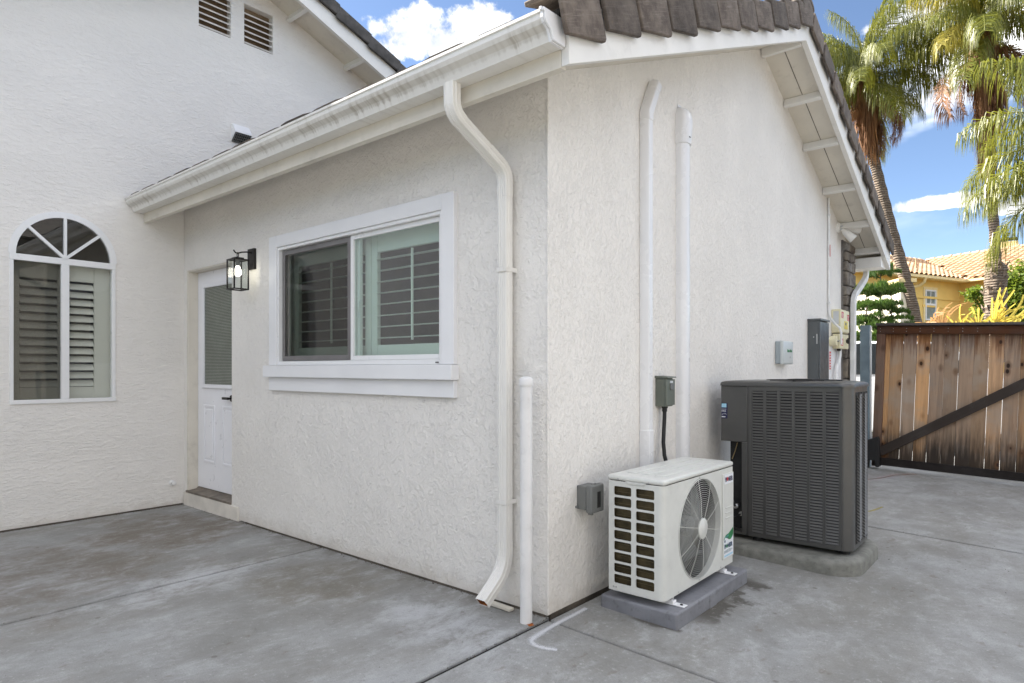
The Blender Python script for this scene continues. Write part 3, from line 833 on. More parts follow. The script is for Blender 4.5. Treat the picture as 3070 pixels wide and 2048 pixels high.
# plantation shutters behind the glass
SY = 0.115
mb = MB()
for x0, x1 in ((-2.56, -2.50), (-2.50, -2.44), (-1.625, -1.560), (-1.555, -1.490), (-0.85, -0.74)):
    mb.box(x0 + .002, x1 - .002, SY - 0.014, SY + 0.014, 1.27, 2.175)
for x0, x1 in ((-2.44, -1.625), (-1.490, -0.85)):
    mb.box(x0, x1, SY - 0.013, SY + 0.013, 1.27, 1.405); mb.box(x0, x1, SY - 0.013, SY + 0.013, 2.02, 2.175)
mb.build('shutter_frame', M['shutter'], win, bevel=0.002)
for x0, x1 in ((-2.438, -1.627), (-1.488, -0.852)):
    me = None
    for k in range(8):
        z = 1.452 + k * 0.0742
        if me is None:
            q = MB(); louvre(q, (x0, SY, z), (x1, SY, z), 0.062, R(5), 0.009)
            lo = q.build('louver', M['shutter'], win, smooth=40); me = lo.data; z0 = z
        else:
            c = bpy.data.objects.new('louver', me); col.objects.link(c); c.parent = win; c.location = (0, 0, z - z0)
    xm = (x0 + x1) / 2 + 0.06
    q = MB(); q.box(xm - .007, xm + .007, SY - 0.047, SY - 0.037, 1.43, 2.0); q.build('tilt_rod', M['shutter'], win)

# --- door
mb = MB()
DY = 0.087
mb.box(-4.110, -3.20, DY, DY + 0.044, 0.165, 2.128)
door = mb.build('door', M['door_paint'], house, bevel=0.002)
door['label'] = 'white half-lite entry door'
mb = MB()
for x0, x1, z0, z1 in ((-4.004, -3.966, 1.072, 2.013), (-3.42, -3.385, 1.072, 2.013)): mb.box(x0, x1, DY - 0.018, DY + .002, z0, z1)
mb.box(-3.966, -3.42, DY - 0.018, DY + .002, 1.072, 1.108); mb.box(-3.966, -3.42, DY - 0.018, DY + .002, 1.977, 2.013)
mb.build('lite_frame', M['door_paint'], door, bevel=0.006)
mb = MB(); mb.box(-3.966, -3.42, DY - 0.004, DY - 0.001, 1.108, 1.977); mb.build('pane', glass_mat('glass_door', (0.80, 0.84, 0.80), 1.0), door)
bl = MB(); bl.box(-3.966, -3.42, DY - 0.0008, DY + 0.003, 1.108, 1.977); bl.build('blind_backing', simple('blind_back', (0.10, 0.10, 0.09), 0.9), door)
slt = MB()
for k in range(66):
    z = 1.115 + k * 0.0131; slt.obox((-3.693, DY - 0.0022, z), (0.27, 0, 0), (0, 0.0008, -0.0004), (0, 0.0003, 0.0030))
stuff(slt.build('mini_blind', simple('blind', (0.36, 0.36, 0.33), 0.6), door))
for x0, x1 in ((-3.989, -3.771), (-3.630, -3.41)):
    q = MB()
    for a0, a1, c0, c1 in ((x0, x0 + .022, .40, .922), (x1 - .022, x1, .40, .922), (x0 + .022, x1 - .022, .40, .422), (x0 + .022, x1 - .022, .90, .922)): q.box(a0, a1, DY - 0.007, DY + .001, c0, c1)
    q.box(x0 + .040, x1 - .040, DY - 0.005, DY + .001, 0.44, 0.882)
    q.build('panel_molding', M['door_paint'], door, bevel=0.004)
mb = MB(); mb.box(-3.545, -3.44, DY - 0.05, DY - 0.035, 0.982, 1.004); mb.box(-3.47, -3.45, DY - 0.036, DY, .985, 1.001); mb.lathe((-3.46, DY - 0.001, .993), [(0.028, 0), (0.028, -0.008)], (0, 1, 0)); mb.build('handle', M['bronze'], door, bevel=0.002)
mb = MB()
mb.box(-4.141, -4.1135, 0.001, 0.14, 0.137, 2.144); mb.box(-4.1135, -3.289, 0.001, 0.14, 2.131, 2.144)
mb.box(-4.1135, -4.0995, DY + .046, 0.14, 0.137, 2.131)
mb.build('door_jamb', M['cream_wood'], house, bevel=0.002)
mb = MB(); mb.loft([[(x, -0.012, 0.118), (x, 0.14, 0.118), (x, 0.14, 0.164), (x, 0.088, 0.160), (x, 0.070, 0.146), (x, -0.012, 0.137)] for x in (-4.141, -3.289)])
mb.build('threshold', M['threshold'], house, bevel=0.002)
mb = MB(); mb.box(-4.19, -3.16, -0.012, 0.02, -0.02, 0.117); mb.build('curb', M['stucco_plain'], house, bevel=0.006)

# --- arched window
mb = MB()
FX0, FX1 = WX - 0.045, WX + 0.008
w = 0.028
def arch_loop(r, zb, n=24): return [(ARC_C + r * math.cos(math.pi * k / n), ARC_Z + r * math.sin(math.pi * k / n)) for k in range(n + 1)]
o_l = arch_loop(0.374, 0); i_l = arch_loop(0.326, 0)
for k in range(24):
    a, b_, c, d = o_l[k], o_l[k + 1], i_l[k + 1], i_l[k]
    mb.loft([[(x, p[0], p[1]) for p in (a, b_, c, d)] for x in (FX0, FX1)], caps=True)
aw = mb.build('window', M['vinyl'], house, smooth=30)
aw['label'] = 'white arched window with fan-light top and shutters'
mb = MB()
mb.box(FX0, FX1 + .002, -1.300, -0.567, 2.092, 2.142)
mb.box(FX0, FX1, -1.298, -1.272, 1.005, 2.092); mb.box(FX0, FX1, -0.594, -0.568, 1.005, 2.092)
mb.box(FX0, FX1 + .006, -1.300, -0.566, 0.972, 1.005)
mb.box(FX0, FX1 + .004, -0.962, -0.906, 1.005, 2.092)
mb.build('frame', M['vinyl'], aw, bevel=0.003)
mb = MB()
mb.bar((FX1 - .012, ARC_C, 2.14), (FX1 - .012, ARC_C, 2.475), 0.020, 0.030, (1, 0, 0))
for s in (-1, 1):
    a = R(90 + s * 48)
    mb.bar((FX1 - .012, ARC_C, 2.14), (FX1 - .012, ARC_C + math.cos(a) * .335, ARC_Z + math.sin(a) * .335), 0.022, 0.028, (1, 0, 0))
mb.build('muntin', M['vinyl'], aw)
for k in range(4):
    a0, a1 = [(0, 42), (42, 90), (90, 138), (138, 180)][k]
    q = MB(); pts = [(ARC_C, ARC_Z)] + [(ARC_C + .335 * math.cos(R(a0 + (a1 - a0) * j / 8)), ARC_Z + .335 * math.sin(R(a0 + (a1 - a0) * j / 8))) for j in range(9)]
    q.loft([[(x, p[0], p[1]) for p in pts] for x in (WX - .018, WX - .014)]); q.build('pane', M['glass_dark'], aw)
mb = MB(); pts = arch_loop(0.345, 0); mb.loft([[(x, p[0], p[1]) for p in pts] for x in (WX - .062, WX - .058)]); mb.build('arch_backing', simple('arch_back', (0.05, 0.045, 0.042), 0.8), aw)
for (y0, y1, key) in ((-1.272, -0.962, 'screen'), (-0.906, -0.594, 'glass_clear')):
    q = MB(); q.box(WX - .020, WX - .016, y0, y1, 1.005, 2.092); q.build('pane', M[key], aw)
    if key == 'screen':
        q = MB(); q.box(WX - .030, WX - .026, y0, y1, 1.005, 2.092); q.build('pane', M['glass_clear'], aw)
mb = MB(); SX = WX - 0.085
for y0, y1, z0, z1 in ((-1.285, -1.219, .98, 2.12), (-0.965, -0.903, .98, 2.12), (-0.706, -0.58, .98, 2.12), (-1.219, -0.965, .98, 1.098), (-1.219, -.965, 1.972, 2.12), (-.903, -.706, .98, 1.098), (-.903, -.706, 1.972, 2.12)):
    mb.box(SX - .012, SX + .012, y0 + .0005, y1 - .0005, z0, z1)
mb.build('shutter_frame', M['shutter_warm'], aw, bevel=0.002)
for y0, y1 in ((-1.217, -0.967), (-0.901, -0.708)):
    me = None
    for k in range(13):
        z = 1.128 + k * 0.0668
        if me is None:
            q = MB(); louvre(q, (SX, y0, z), (SX, y1, z), 0.066, R(-52), 0.010, (1, 0, 0)); lo = q.build('louver', M['shutter_warm'], aw, smooth=40); me = lo.data; z0 = z
        else:
            c = bpy.data.objects.new('louver', me); col.objects.link(c); c.parent = aw; c.location = (0, 0, z - z0)

# --- gable vents
M['vent_slat'] = simple('vent_slat', (0.72, 0.69, 0.65), 0.6, grime=0.2)
for (a, b_, c, d) in vents:
    mb = MB(); mb.box(WX - 0.088, WX - 0.080, a, b_, c, d); v_ = mb.build('gable_vent', simple('vent_back', (0.20, 0.14, 0.085), 0.9), house)
    n = int((d - c) / 0.058)
    q = MB(); z = c + 0.03; q.obox((WX - 0.030, (a + b_) / 2, z), (0, (b_ - a) / 2 - .001, 0), (0.030, 0, -0.018), (0.003, 0, 0.005)); s0 = q.build('slat', M['vent_slat'], v_)
    for k in range(1, n):
        cc = bpy.data.objects.new('slat', s0.data); col.objects.link(cc); cc.parent = v_; cc.location = (0, 0, k * 0.058)

# --- extension roof
RT = 2.972                               # tile top at y = 0
def top_z(y): return RT + 0.4186 * (y if y <= 3.0 else 6.0 - y)
mb = MB()
OH = 0.345
for s in (0, 1):
    f = (lambda y: y) if s == 0 else (lambda y: 6.10 - y)
    pr = [(f(-0.300), ext_soffit(0) - EP * 0.300), (f(3.05), ext_soffit(3.05)), (f(3.05), ext_soffit(3.05) + 0.022), (f(-0.300), ext_soffit(0) - EP * .300 + 0.022)]
    mb.loft([[(x, a, b_) for a, b_ in pr] for x in (WX, 0.325)])
roof = mb.build('roof', M['cream_wood'], house)
roof['label'] = 'brown tiled gable roof over the extension'
# soffit board joint (thin dark line) is a real gap strip
for s in (0, 1):
    f = (lambda y: y) if s == 0 else (lambda y: 6.10 - y)
    q = MB(); q.bar((0.165, f(-0.2), ext_soffit(0) - EP * 0.2 - 0.0005), (0.165, f(3.0), ext_soffit(3.0) - 0.0005), 0.007, 0.003, (0, 0, 1)); q.build('board_joint', M['threshold'], roof)
# barge boards on the rake
for s in (0, 1):
    f = (lambda y: y) if s == 0 else (lambda y: 6.05 - y + 0.16)
    e = -0.343
    zb = lambda y: 2.539 + 0.4186 * (y + 0.342)
    pr = [(f(e), zb(e)), (3.03, zb(3.03)), (3.03, zb(3.03) + 0.235), (f(e), zb(e) + 0.235)]
    if s == 1: pr[0] = (6.52, 2.47); pr[3] = (6.52, 2.705)
    q = MB(); q.loft([[(x, a, b_) for a, b_ in pr] for x in (0.330, 0.372)]); q.build('barge_board', M['white_wood'], roof, bevel=0.002)
# lookouts between wall and barge board
for y, h in ((3.05, .075), (3.66, .075), (4.26, .075), (4.96, .075), (5.62, .075), (6.16, .075)):
    z = ext_soffit(y); sl = EP if y < 3.05 else -EP
    if abs(y - 3.05) < .01: sl = 0
    n_ = Vector((0, -sl, 1)).normalized(); dy = Vector((0, 1, sl)).normalized()
    q = MB(); q.obox(Vector((0.166, y, z)) - n_ * (h / 2 + .0) - Vector((0, 0, 0.004)), (0.160, 0, 0), dy * 0.020, n_ * h / 2); q.build('lookout', M['white_wood'], roof, bevel=0.002)
# front fascia, boxed corner return, back fascia
q = MB(); q.box(WX + 0.002, 0.3285, -0.345, -0.305, 2.535, 2.735); q.build('fascia', M['cream_wood'], roof, bevel=0.002)
q = MB(); q.box(WX + 0.002, 0.3285, 6.452, 6.492, 2.475, 2.70); q.build('fascia', M['white_wood'], roof, bevel=0.002)
q = MB(); q.box(0.002, 0.3285, 6.20, 6.450, 2.475, 2.60); q.build('eave_return', M['white_wood'], roof, bevel=0.002)
# field tiles
def tile_piece(wd, ln, th):
    mb = MB()
    pr = [(-wd / 2, 0), (wd / 2, 0), (wd / 2, th * .8), (wd * .30, th), (-wd * .30, th), (-wd / 2, th * .8)]
    mb.loft([[(a, 0, b_) for a, b_ in pr], [(a, ln, b_) for a, b_ in pr]])
    return mb
tp = tile_piece(0.318, 0.40, 0.036); tme = tp.mesh('roof_tile'); tme.materials.append(M['tile_brown'])
pitch = math.atan(0.4186)
ncol = 14
for r_ in range(3):
    for k in range(ncol):
        y = -0.44 + r_ * 0.33
        x = 0.20 - 0.16 - k * 0.322 + (0.0 if r_ % 2 else 0.0)
        o = inst('roof_tile', tme, roof, (x + random.uniform(-.004, .004), y + random.uniform(-.008, .008), top_z(y) - 0.062 + random.uniform(0, 0.006)), (pitch - R(3.2) + R(random.uniform(-.6, .6)), R(random.uniform(-.8, .8)), 0))
mb = MB()
for s in (0, 1):
    for r_ in range(3 if s == 0 else 0, 11):
        y0_ = -0.44 + r_ * 0.33; y1_ = min(y0_ + 0.40, 3.02)
        f = (lambda y: y) if s == 0 else (lambda y: 6.05 - y)
        for k in range(ncol):
            xa = 0.20 - k * 0.322 - 0.318; xb = xa + 0.318
            za, zb2 = top_z(y0_) , top_z(y1_) - 0.018
            mb.loft([[(xa, f(y0_), za - .04), (xb, f(y0_), za - .04), (xb, f(y0_), za), (xa, f(y0_), za)], [(xa, f(y1_), zb2 - .03), (xb, f(y1_), zb2 - .03), (xb, f(y1_), zb2), (xa, f(y1_), zb2)]])
stuff(mb.build('roof_tiles', M['tile_brown'], roof))
q = MB(); 
for s in (0, 1):
    f = (lambda y: y) if s == 0 else (lambda y: 6.08 - y)
    q.loft([[(x, f(-0.40), top_z(-0.40) - .075), (x, f(3.02), top_z(2.99) - .075), (x, f(3.02), top_z(2.99) - .05), (x, f(-.40), top_z(-.40) - .05)] for x in (WX, 0.36)])
q.build('underlayment', M['dark_gap'], roof)
# rake tiles: L-shaped pieces stepping up the barge board
def rake_piece(ln, h0, h1):
    """along +y (up-slope), vertical leg hangs down; lower end a little deeper and prouder than the upper one"""
    mb = MB()
    def sec(y, h, out, lift):
        return [(-0.15, y, lift - .022), (-0.15, y, lift), (out - 0.012, y, lift + .004), (out, y, lift - .010), (out + .006, y, -h), (out - .018, y, -h), (out - .018, y, lift - .022)]
    mb.loft([sec(0, h1, 0.034, 0.018), sec(ln * .5, (h0 + h1) / 2, 0.036, 0.009), sec(ln * .95, h0, 0.037, 0.002), sec(ln, h0 - .014, 0.037, 0.0)])
    return mb
rp = rake_piece(0.312, 0.196, 0.158); rme = rp.mesh('rake_tile'); rme.materials.append(M['tile_brown'])
for s in (0, 1):
    nn = 11 if s == 0 else 12
    for k in range(nn):
        y = -0.455 + k * 0.3155
        yy = y if s == 0 else 6.05 - y + 0.10
        z = top_z(y) + 0.005
        o = inst('roof_tile', rme, roof, (0.372 + random.uniform(-.004, .006), yy, z + random.uniform(-.006, .006)), (pitch + R(random.uniform(-1.3, 1.3)), R(random.uniform(-1.5, 1.5)), R(random.uniform(-1.2, 1.2))), bevel=0.006)
        if s == 1:
            o.rotation_euler = (-pitch + R(random.uniform(-.5, .5)), 0, 0); o.scale = (1, -1, 1)
prr = [(3.0 + 0.13 * math.sin(a), top_z(3.0) - 0.035 + 0.075 * math.cos(a)) for a in [R(-85 + 17 * j) for j in range(11)]]
prr += [(3.0 + 0.11 * math.sin(a), top_z(3.0) - 0.045 + 0.06 * math.cos(a)) for a in [R(85 - 17 * j) for j in range(11)]]
for k in range(12):
    xa = 0.41 - k * 0.385
    q = MB(); q.loft([[(xa, a, b_ + .014) for a, b_ in prr], [(xa - 0.41, a, b_) for a, b_ in prr]]); q.build('ridge_tile', M['tile_brown'], roof, smooth=40)

# --- main roof
mb = MB()
MX1 = WX + 0.40
for s in (-1, 1):
    e = 7.6 if s > 0 else -6.6
    pr = [(RIDGE_Y, main_soffit(RIDGE_Y)), (e, main_soffit(e)), (e, main_soffit(e) + .03), (RIDGE_Y, RIDGE_Z + .03)]
    mb.loft([[(x, a, b_) for a, b_ in pr] for x in (-13.4, MX1 - .04)])
mroof = mb.build('roof', M['cream_wood'], house)
mroof['label'] = 'dark grey tiled roof of the taller main gable'
for s in (-1, 1):
    e = 7.6 if s > 0 else -6.6
    pr = [(RIDGE_Y, RIDGE_Z - .075), (e, main_soffit(e) - .075), (e, main_soffit(e) + .10), (RIDGE_Y, RIDGE_Z + .10)]
    q = MB(); q.loft([[(x, a, b_) for a, b_ in pr] for x in (MX1 - .040, MX1)]); q.build('barge_board', M['white_wood'], mroof)
    pr = [(RIDGE_Y, RIDGE_Z + .10), (e, main_soffit(e) + .10), (e, main_soffit(e) + .20), (RIDGE_Y, RIDGE_Z + .20)]
    q = MB(); q.loft([[(x, a, b_) for a, b_ in pr] for x in (-13.4, MX1 + .0)]); stuff(q.build('roof_tiles', M['tile_dark'], mroof))
for y in (0.5, 1.06, 1.76, 2.46, -0.2, -.9):
    sl = -CP if y > .5 else CP
    n_ = Vector((0, -sl, 1)).normalized(); dy = Vector((0, 1, sl)).normalized()
    q = MB(); q.obox(Vector((WX + .181, y, main_soffit(y) - .030)), (0.178, 0, 0), dy * .02, n_ * .034); q.build('lookout', M['white_wood'], mroof)
rp3 = rake_piece(0.44, 0.15, 0.115); rme3 = rp3.mesh('rake_tile'); rme3.materials.append(M['tile_dark'])
mp_ = math.atan(CP)
for k in range(18):
    y = 0.55 + k * 0.405
    o = inst('roof_tile', rme3, mroof, (MX1 + .004, y + .44, main_soffit(y + .44) + 0.222), (-mp_, 0, 0), bevel=0.008); o.scale = (1, -1, 1)

# --- stone veneer at the far corner of the gable wall
mb = MB(); mb.box(0.0005, 0.02, 5.735, 6.10, -0.05, ext_soffit(6.0) - .01); mb.box(-0.2, 0.02, 6.10, 6.13, -.05, 2.7)
ven = mb.build('stone_veneer', simple('mortar', (0.16, 0.15, 0.14), 0.95), house)
rs = random.Random(5)
def stone(x0, x1, y0, y1, z0, z1):
    q = MB(); q.box(x0, x1, y0, y1, z0, z1)
    for v in q.v: v += Vector((rs.uniform(-.004, .010) if v.x > x0 + .01 else 0, rs.uniform(-.006, .006), rs.uniform(-.006, .006)))
    o = q.build('stone', M['stone'], ven, bevel=0.014, seg=2)
z = -0.04
while z < 2.80:
    h = rs.choice((.10, .14, .17, .21, .24))
    lim = ext_soffit(5.95) - 0.02
    h = min(h, lim - z)
    if h < .05: break
    cuts = [5.735, 6.165]
    m_ = rs.choice((1, 1, 2))
    if m_ == 1: cuts = [5.735, rs.uniform(5.86, 6.02), 6.165]
    else: cuts = [5.735, rs.uniform(5.82, 5.90), rs.uniform(5.99, 6.07), 6.165]
    for i in range(len(cuts) - 1):
        a, b_ = cuts[i] + .006, cuts[i + 1] - .006
        if h > .19 and rs.random() < .45:
            zm = z + h * rs.uniform(.4, .6)
            stone(0.01, 0.060, a, b_, z + .005, zm - .005); stone(0.01, 0.060, a, b_, zm + .005, z + h - .005)
        else:
            stone(0.01, 0.062, a, b_, z + .005, z + h - .005)
    z += h
# ------------------------------------------------------------------ gutter and downspouts
gut = thing('rain_gutter', 'long white metal gutter with dirt streaks along the front eave', 'gutter', (-2, -0.42, 2.61))
pr = [(-0.347, 2.727), (-0.347, 2.612), (-0.430, 2.612), (-0.437, 2.630), (-0.450, 2.652), (-0.478, 2.668), (-0.488, 2.686), (-0.489, 2.706), (-0.497, 2.710), (-0.498, 2.722), (-0.482, 2.723),
      (-0.482, 2.719), (-0.484, 2.690), (-0.475, 2.674), (-0.447, 2.658), (-0.432, 2.634), (-0.427, 2.616), (-0.351, 2.616), (-0.351, 2.727)]
mb = MB(); mb.loft([[(x, a, b_) for a, b_ in pr] for x in (WX + 0.004, -2.7, -1.2, 0.345)]); mb.build('trough', M['gutter'], gut, smooth=25)
pc = pr[:10]
mb = MB(); mb.loft([[(x, a - .002 if a < -.36 else a, b_) for a, b_ in pc] for x in (0.3455, 0.356)]); mb.build('end_cap', M['white_trim'], gut, bevel=0.002)
mb = MB(); mb.loft([[(x, a - .006 if a < -.36 else a, b_ - (.005 if b_ < 2.62 else 0) + (.004 if b_ > 2.7 else 0)) for a, b_ in pc] for x in (0.334, 0.345)]); mb.build('end_cap_lip', M['white_trim'], gut)

def rib_profile(w, d, ribs=4, amp=0.0055):
    pts = []
    n = ribs * 2 + 1
    for i in range(n + 1):
        a = -w / 2 + w * i / n
        pts.append((a, -d / 2 - (amp if 0 < i < n and i % 2 == 0 else 0)))
    pts += [(w / 2, -d / 2 + d * .28), (w / 2 + amp, -d / 2 + d * .42), (w / 2, -d / 2 + d * .56)]
    for i in range(n + 1):
        a = w / 2 - w * i / n
        pts.append((a, d / 2))
    return pts
def arc_path(p0, p1, p2, k, n=5):
    """points rounding the corner p1 between p0 and p2"""
    p0, p1, p2 = Vector(p0), Vector(p1), Vector(p2)
    a = p1 + (p0 - p1).normalized() * k; b = p1 + (p2 - p1).normalized() * k
    return [a.lerp(p1, i / n).lerp(p1.lerp(b, i / n), i / n) for i in range(n + 1)]
ds = thing('downspout', 'white ribbed metal downspout running from gutter to ground beside the window', 'downspout', (-0.25, -0.06, 0))
X = -0.240
P0, P1, P2, P3 = (X - .02, -0.415, 2.613), (X - .02, -0.415, 2.475), (X, -0.052, 2.275), (X, -0.052, 0.21)
P4 = (X - .01, -0.215, 0.075)
prof = rib_profile(0.061, 0.048, 4, 0.004); profL = [(a * 1.05, b_ * 1.06) for a, b_ in prof]
mb = MB(); mb.sweep([P0] + arc_path(P0, P1, P2, .06), profL, (1, 0, 0)); mb.build('elbow', M['downspout'], ds)
e1 = arc_path(P0, P1, P2, .06)[-1]; a2 = arc_path(P1, P2, P3, .06)
d12 = (Vector(P2) - Vector(P1)).normalized()
mb = MB(); mb.sweep([e1 - d12 * .02, a2[0] + d12 * .02], prof, (1, 0, 0)); mb.build('pipe', M['downspout'], ds)
mb = MB(); mb.sweep([a2[0] - d12 * .10] + a2 + [Vector((X, -.052, 2.14))], profL, (1, 0, 0)); mb.build('elbow', M['downspout'], ds)
mb = MB(); mb.sweep([(X, -.052, 2.16), (X, -.052, .30)], prof, (1, 0, 0)); mb.build('pipe', M['downspout'], ds)
mb = MB(); sh = [Vector((X, -.052, .36))] + arc_path(P2, P3, P4, .10, 6) + [Vector(P4)]
mb.sweep(sh, profL, (1, 0, 0), caps=False); mb.build('shoe', M['downspout'], ds)
mb = MB(); mb.sweep([sh[-2], sh[-1] - (sh[-1] - sh[-2]).normalized() * .004], [(a * .93, b_ * .9) for a, b_ in profL], (1, 0, 0), caps=False); mb.build('shoe_lining', M['rust'], ds)
for zs in (0.55, 1.75):
    mb = MB(); mb.box(X - .033, X + .033, -.0845, -.0815, zs, zs + .022); mb.box(X - .034, X - .031, -.0815, 0.0, zs, zs + .022); mb.box(X + .032, X + .035, -.0815, 0.0, zs, zs + .022); mb.build('strap', M['downspout'], ds)

sc = MB()
a = Vector(on_plane(1000 + 985 / 2.0967, 1300 + 1062 / 2.0967, 2, 0.012)); b_ = Vector(on_plane(1000 + 1120 / 2.0967, 1300 + 1108 / 2.0967, 2, 0.012))
sc.bar(a, b_, 0.035, 0.016); o = sc.build('trim_scrap', M['cream_wood'], None, bevel=0.003, off=(a + b_) / 2); o.location = (a + b_) / 2
tag(o, 'broken strip of white trim lying under the downspout outlet', 'wood scrap')

sp = thing('standpipe', 'white capped standpipe at the house corner beside the downspout', 'pipe', (-0.05, -0.112, 0))
mb = MB(); mb.lathe((-.05, -.112, -.03), [(.030, 0), (.030, 1.205)], n=28); mb.build('pipe', M['pipe_paint'], sp, smooth=40)
mb = MB(); mb.lathe((-.05, -.112, 1.165), [(.0345, 0), (.0355, .004), (.0355, .030), (.031, .036), (.024, .042), (.012, .0455), (.0, .0465)], n=28); mb.build('cap', M['pipe_paint'], sp, smooth=40)
rsp = MB()
for k in range(26): crumb(rsp, -0.018 + random.gauss(0, .010), -.125 + random.gauss(0, .012), random.uniform(.003, .009))
stuff(rsp.build('rust_flakes', M['rust'], sp))

bd = thing('downspout', 'plain white downspout kinked past the stone veneer at the far corner', 'downspout', (0.1, 5.75, 0))
pf = [(-.028, -.034), (.028, -.034), (.028, .034), (-.028, .034)]
q = [(0.11, 6.505, 2.56), (0.11, 6.505, 2.40), (0.11, 5.83, 2.09), (0.11, 5.80, 0.0)]
path = [Vector(q[0])] + arc_path(q[0], q[1], q[2], .09, 4) + arc_path(q[1], q[2], q[3], .12, 4) + [Vector(q[3])]
mb = MB(); mb.sweep(path, pf, (1, 0, 0)); mb.build('pipe', M['conduit'], bd, bevel=0.008)

# ------------------------------------------------------------------ wall fixtures, front
la = thing('wall_lantern', 'black metal wall lantern with clear glass and a lit bulb', 'lantern', (-2.93, -0.02, 2.05))
mb = MB(); mb.box(-2.985, -2.885, -.022, 0.002, 2.035, 2.200); mb.build('backplate', M['bronze'], la, bevel=0.003)
lx0, lx1, ly0, ly1, lz0, lz1 = -2.985, -2.863, -.192, -.070, 1.862, 2.100
mb = MB(); t_ = .010
for x in (lx0, lx1 - t_):
    for y in (ly0, ly1 - t_): mb.box(x, x + t_, y, y + t_, lz0 + t_, lz1 - t_)
for z in (lz0, lz1 - t_):
    mb.box(lx0, lx1, ly0, ly0 + t_, z, z + t_); mb.box(lx0, lx1, ly1 - t_, ly1, z, z + t_)
    mb.box(lx0, lx0 + t_, ly0 + t_, ly1 - t_, z, z + t_); mb.box(lx1 - t_, lx1, ly0 + t_, ly1 - t_, z, z + t_)
mb.box(lx0 + t_, lx1 - t_, ly0 + t_, ly1 - t_, lz1 - .006, lz1 - .001)
mb.build('cage', M['bronze'], la, bevel=0.001)
lcx, lcy = (lx0 + lx1) / 2, (ly0 + ly1) / 2
mb = MB(); mb.box(lcx - .034, lcx + .034, lcy - .034, lcy + .034, lz1, lz1 + .014); mb.build('cap', M['bronze'], la, bevel=0.002)
mb = MB()
mb.tube([(lcx + .012 * math.sin(k * math.pi / 8), lcy, lz1 + .034 + .020 * math.cos(k * math.pi / 8)) for k in range(17)], .0035, 6, caps=False)
mb.build('ring', M['bronze'], la, smooth=60)
mb = MB(); mb.tube([(-2.935, -.01, 2.168), (-2.928, -.06, 2.168), (lcx, lcy + .03, 2.160), (lcx, lcy, 2.148), (lcx, lcy - .018, 2.150), (lcx, lcy - .035, 2.170)], .0055, 8); mb.build('arm', M['bronze'], la, smooth=60)
for (x0, x1, y0, y1) in ((lx0 + t_, lx1 - t_, ly0 + .003, ly0 + .0055), (lx0 + t_, lx1 - t_, ly1 - .0055, ly1 - .003), (lx0 + .003, lx0 + .0055, ly0 + t_, ly1 - t_), (lx1 - .0055, lx1 - .003, ly0 + t_, ly1 - t_)):
    q = MB(); q.box(x0, x1, y0, y1, lz0 + t_, lz1 - t_); q.build('pane', M['glass_clear'], la)
mb = MB(); mb.lathe((lcx, lcy, lz1 - .006), [(.016, 0), (.017, -.045), (.014, -.048)], n=16); mb.build('socket', M['grey_box'], la, smooth=40)
bm_, bt_, bb_ = mat_new('bulb'); bb_.inputs['Emission Color'].default_value = (1, .93, .80, 1); bb_.inputs['Emission Strength'].default_value = 3.5; bb_.inputs['Base Color'].default_value = (.9, .9, .85, 1)
mb = MB(); mb.lathe((lcx, lcy, 2.052), [(.013, 0), (.014, -.012), (.022, -.030), (.027, -.045), (.028, -.056), (.024, -.070), (.014, -.080), (.0, -.083)], n=20); mb.build('bulb', bm_, la, smooth=60)

dv = thing('vent_hood', 'small white vent hood with dark grille above the extension gutter', 'vent', (WX, 0.52, 3.47))
hp_ = [(-.002, 3.468), (-.002, 3.635), (.030, 3.635), (.085, 3.560), (.085, 3.540)]
mb = MB(); mb.loft([[(WX + a, y, b_) for a, b_ in hp_] for y in (.440, .612)]); mb.build('hood', M['white_trim'], dv, bevel=0.004)
mb = MB(); gd = Vector((.085, 0, .072)); gn = Vector((.072, 0, -.087)).normalized()
p0_ = Vector((WX + .002, .445, 3.470))
mb.obox(p0_ + gd * .5 + Vector((0, .081, 0)) + gn * .0025, gd * .49, (0, .080, 0), gn * .002)
mb.build('grille_backing', M['black'], dv)
mb = MB()
for k in range(9): mb.obox(p0_ + gd * .5 + Vector((0, .006 + k * .0188, 0)) + gn * .008, gd * .48, (0, .0022, 0), gn * .004)
for k in range(4): mb.obox(p0_ + gd * (.12 + .25 * k) + Vector((0, .081, 0)) + gn * .009, gd.normalized() * .0025, (0, .080, 0), gn * .004)
mb.build('grille', M['grey_box'], dv)

fs = thing('pipe_stub', 'small white capped pipe stub low on the wall near the door', 'pipe', (WX, -.108, .21))
mb = MB(); mb.lathe((WX - .002, -.108, .212), [(.026, 0), (.026, .005), (.013, .008), (.013, .035), (.018, .038), (.018, .058), (.010, .062)], (1, 0, 0), 16); mb.build('stub', M['pipe_paint'], fs, smooth=40)

# ------------------------------------------------------------------ wall fixtures, gable side
def chan_profile(w, d, c):
    """trunking section: (along wall y, out from wall x)"""
    return [(-w / 2, 0), (w / 2, 0), (w / 2, d * .55), (w / 2 - c, d), (-w / 2 + c, d), (-w / 2, d * .55)]
def chan(mb, pts, prof):
    """sweep of trunking on the wall plane x=0; pts (y,z)"""
    rings = []
    P = [Vector((0, y, z)) for y, z in pts]
    for i, p in enumerate(P):
        din = (P[i] - P[i - 1]).normalized() if i else (P[1] - P[0]).normalized()
        dout = (P[i + 1] - P[i]).normalized() if i < len(P) - 1 else din
        d = (din + dout).normalized(); sd = Vector((1, 0, 0)).cross(d); k = 1 / max(.4, d.dot(dout))
        rings.append([p + sd * a * k + Vector((b_, 0, 0)) for a, b_ in prof])
    mb.loft(rings); return mb
lc = thing('line_cover', 'slim white trunking with an angled top end on the gable wall', 'conduit cover', (0, .97, 0.65))
p1 = chan_profile(.078, .058, .016); p1b = chan_profile(.084, .062, .017)
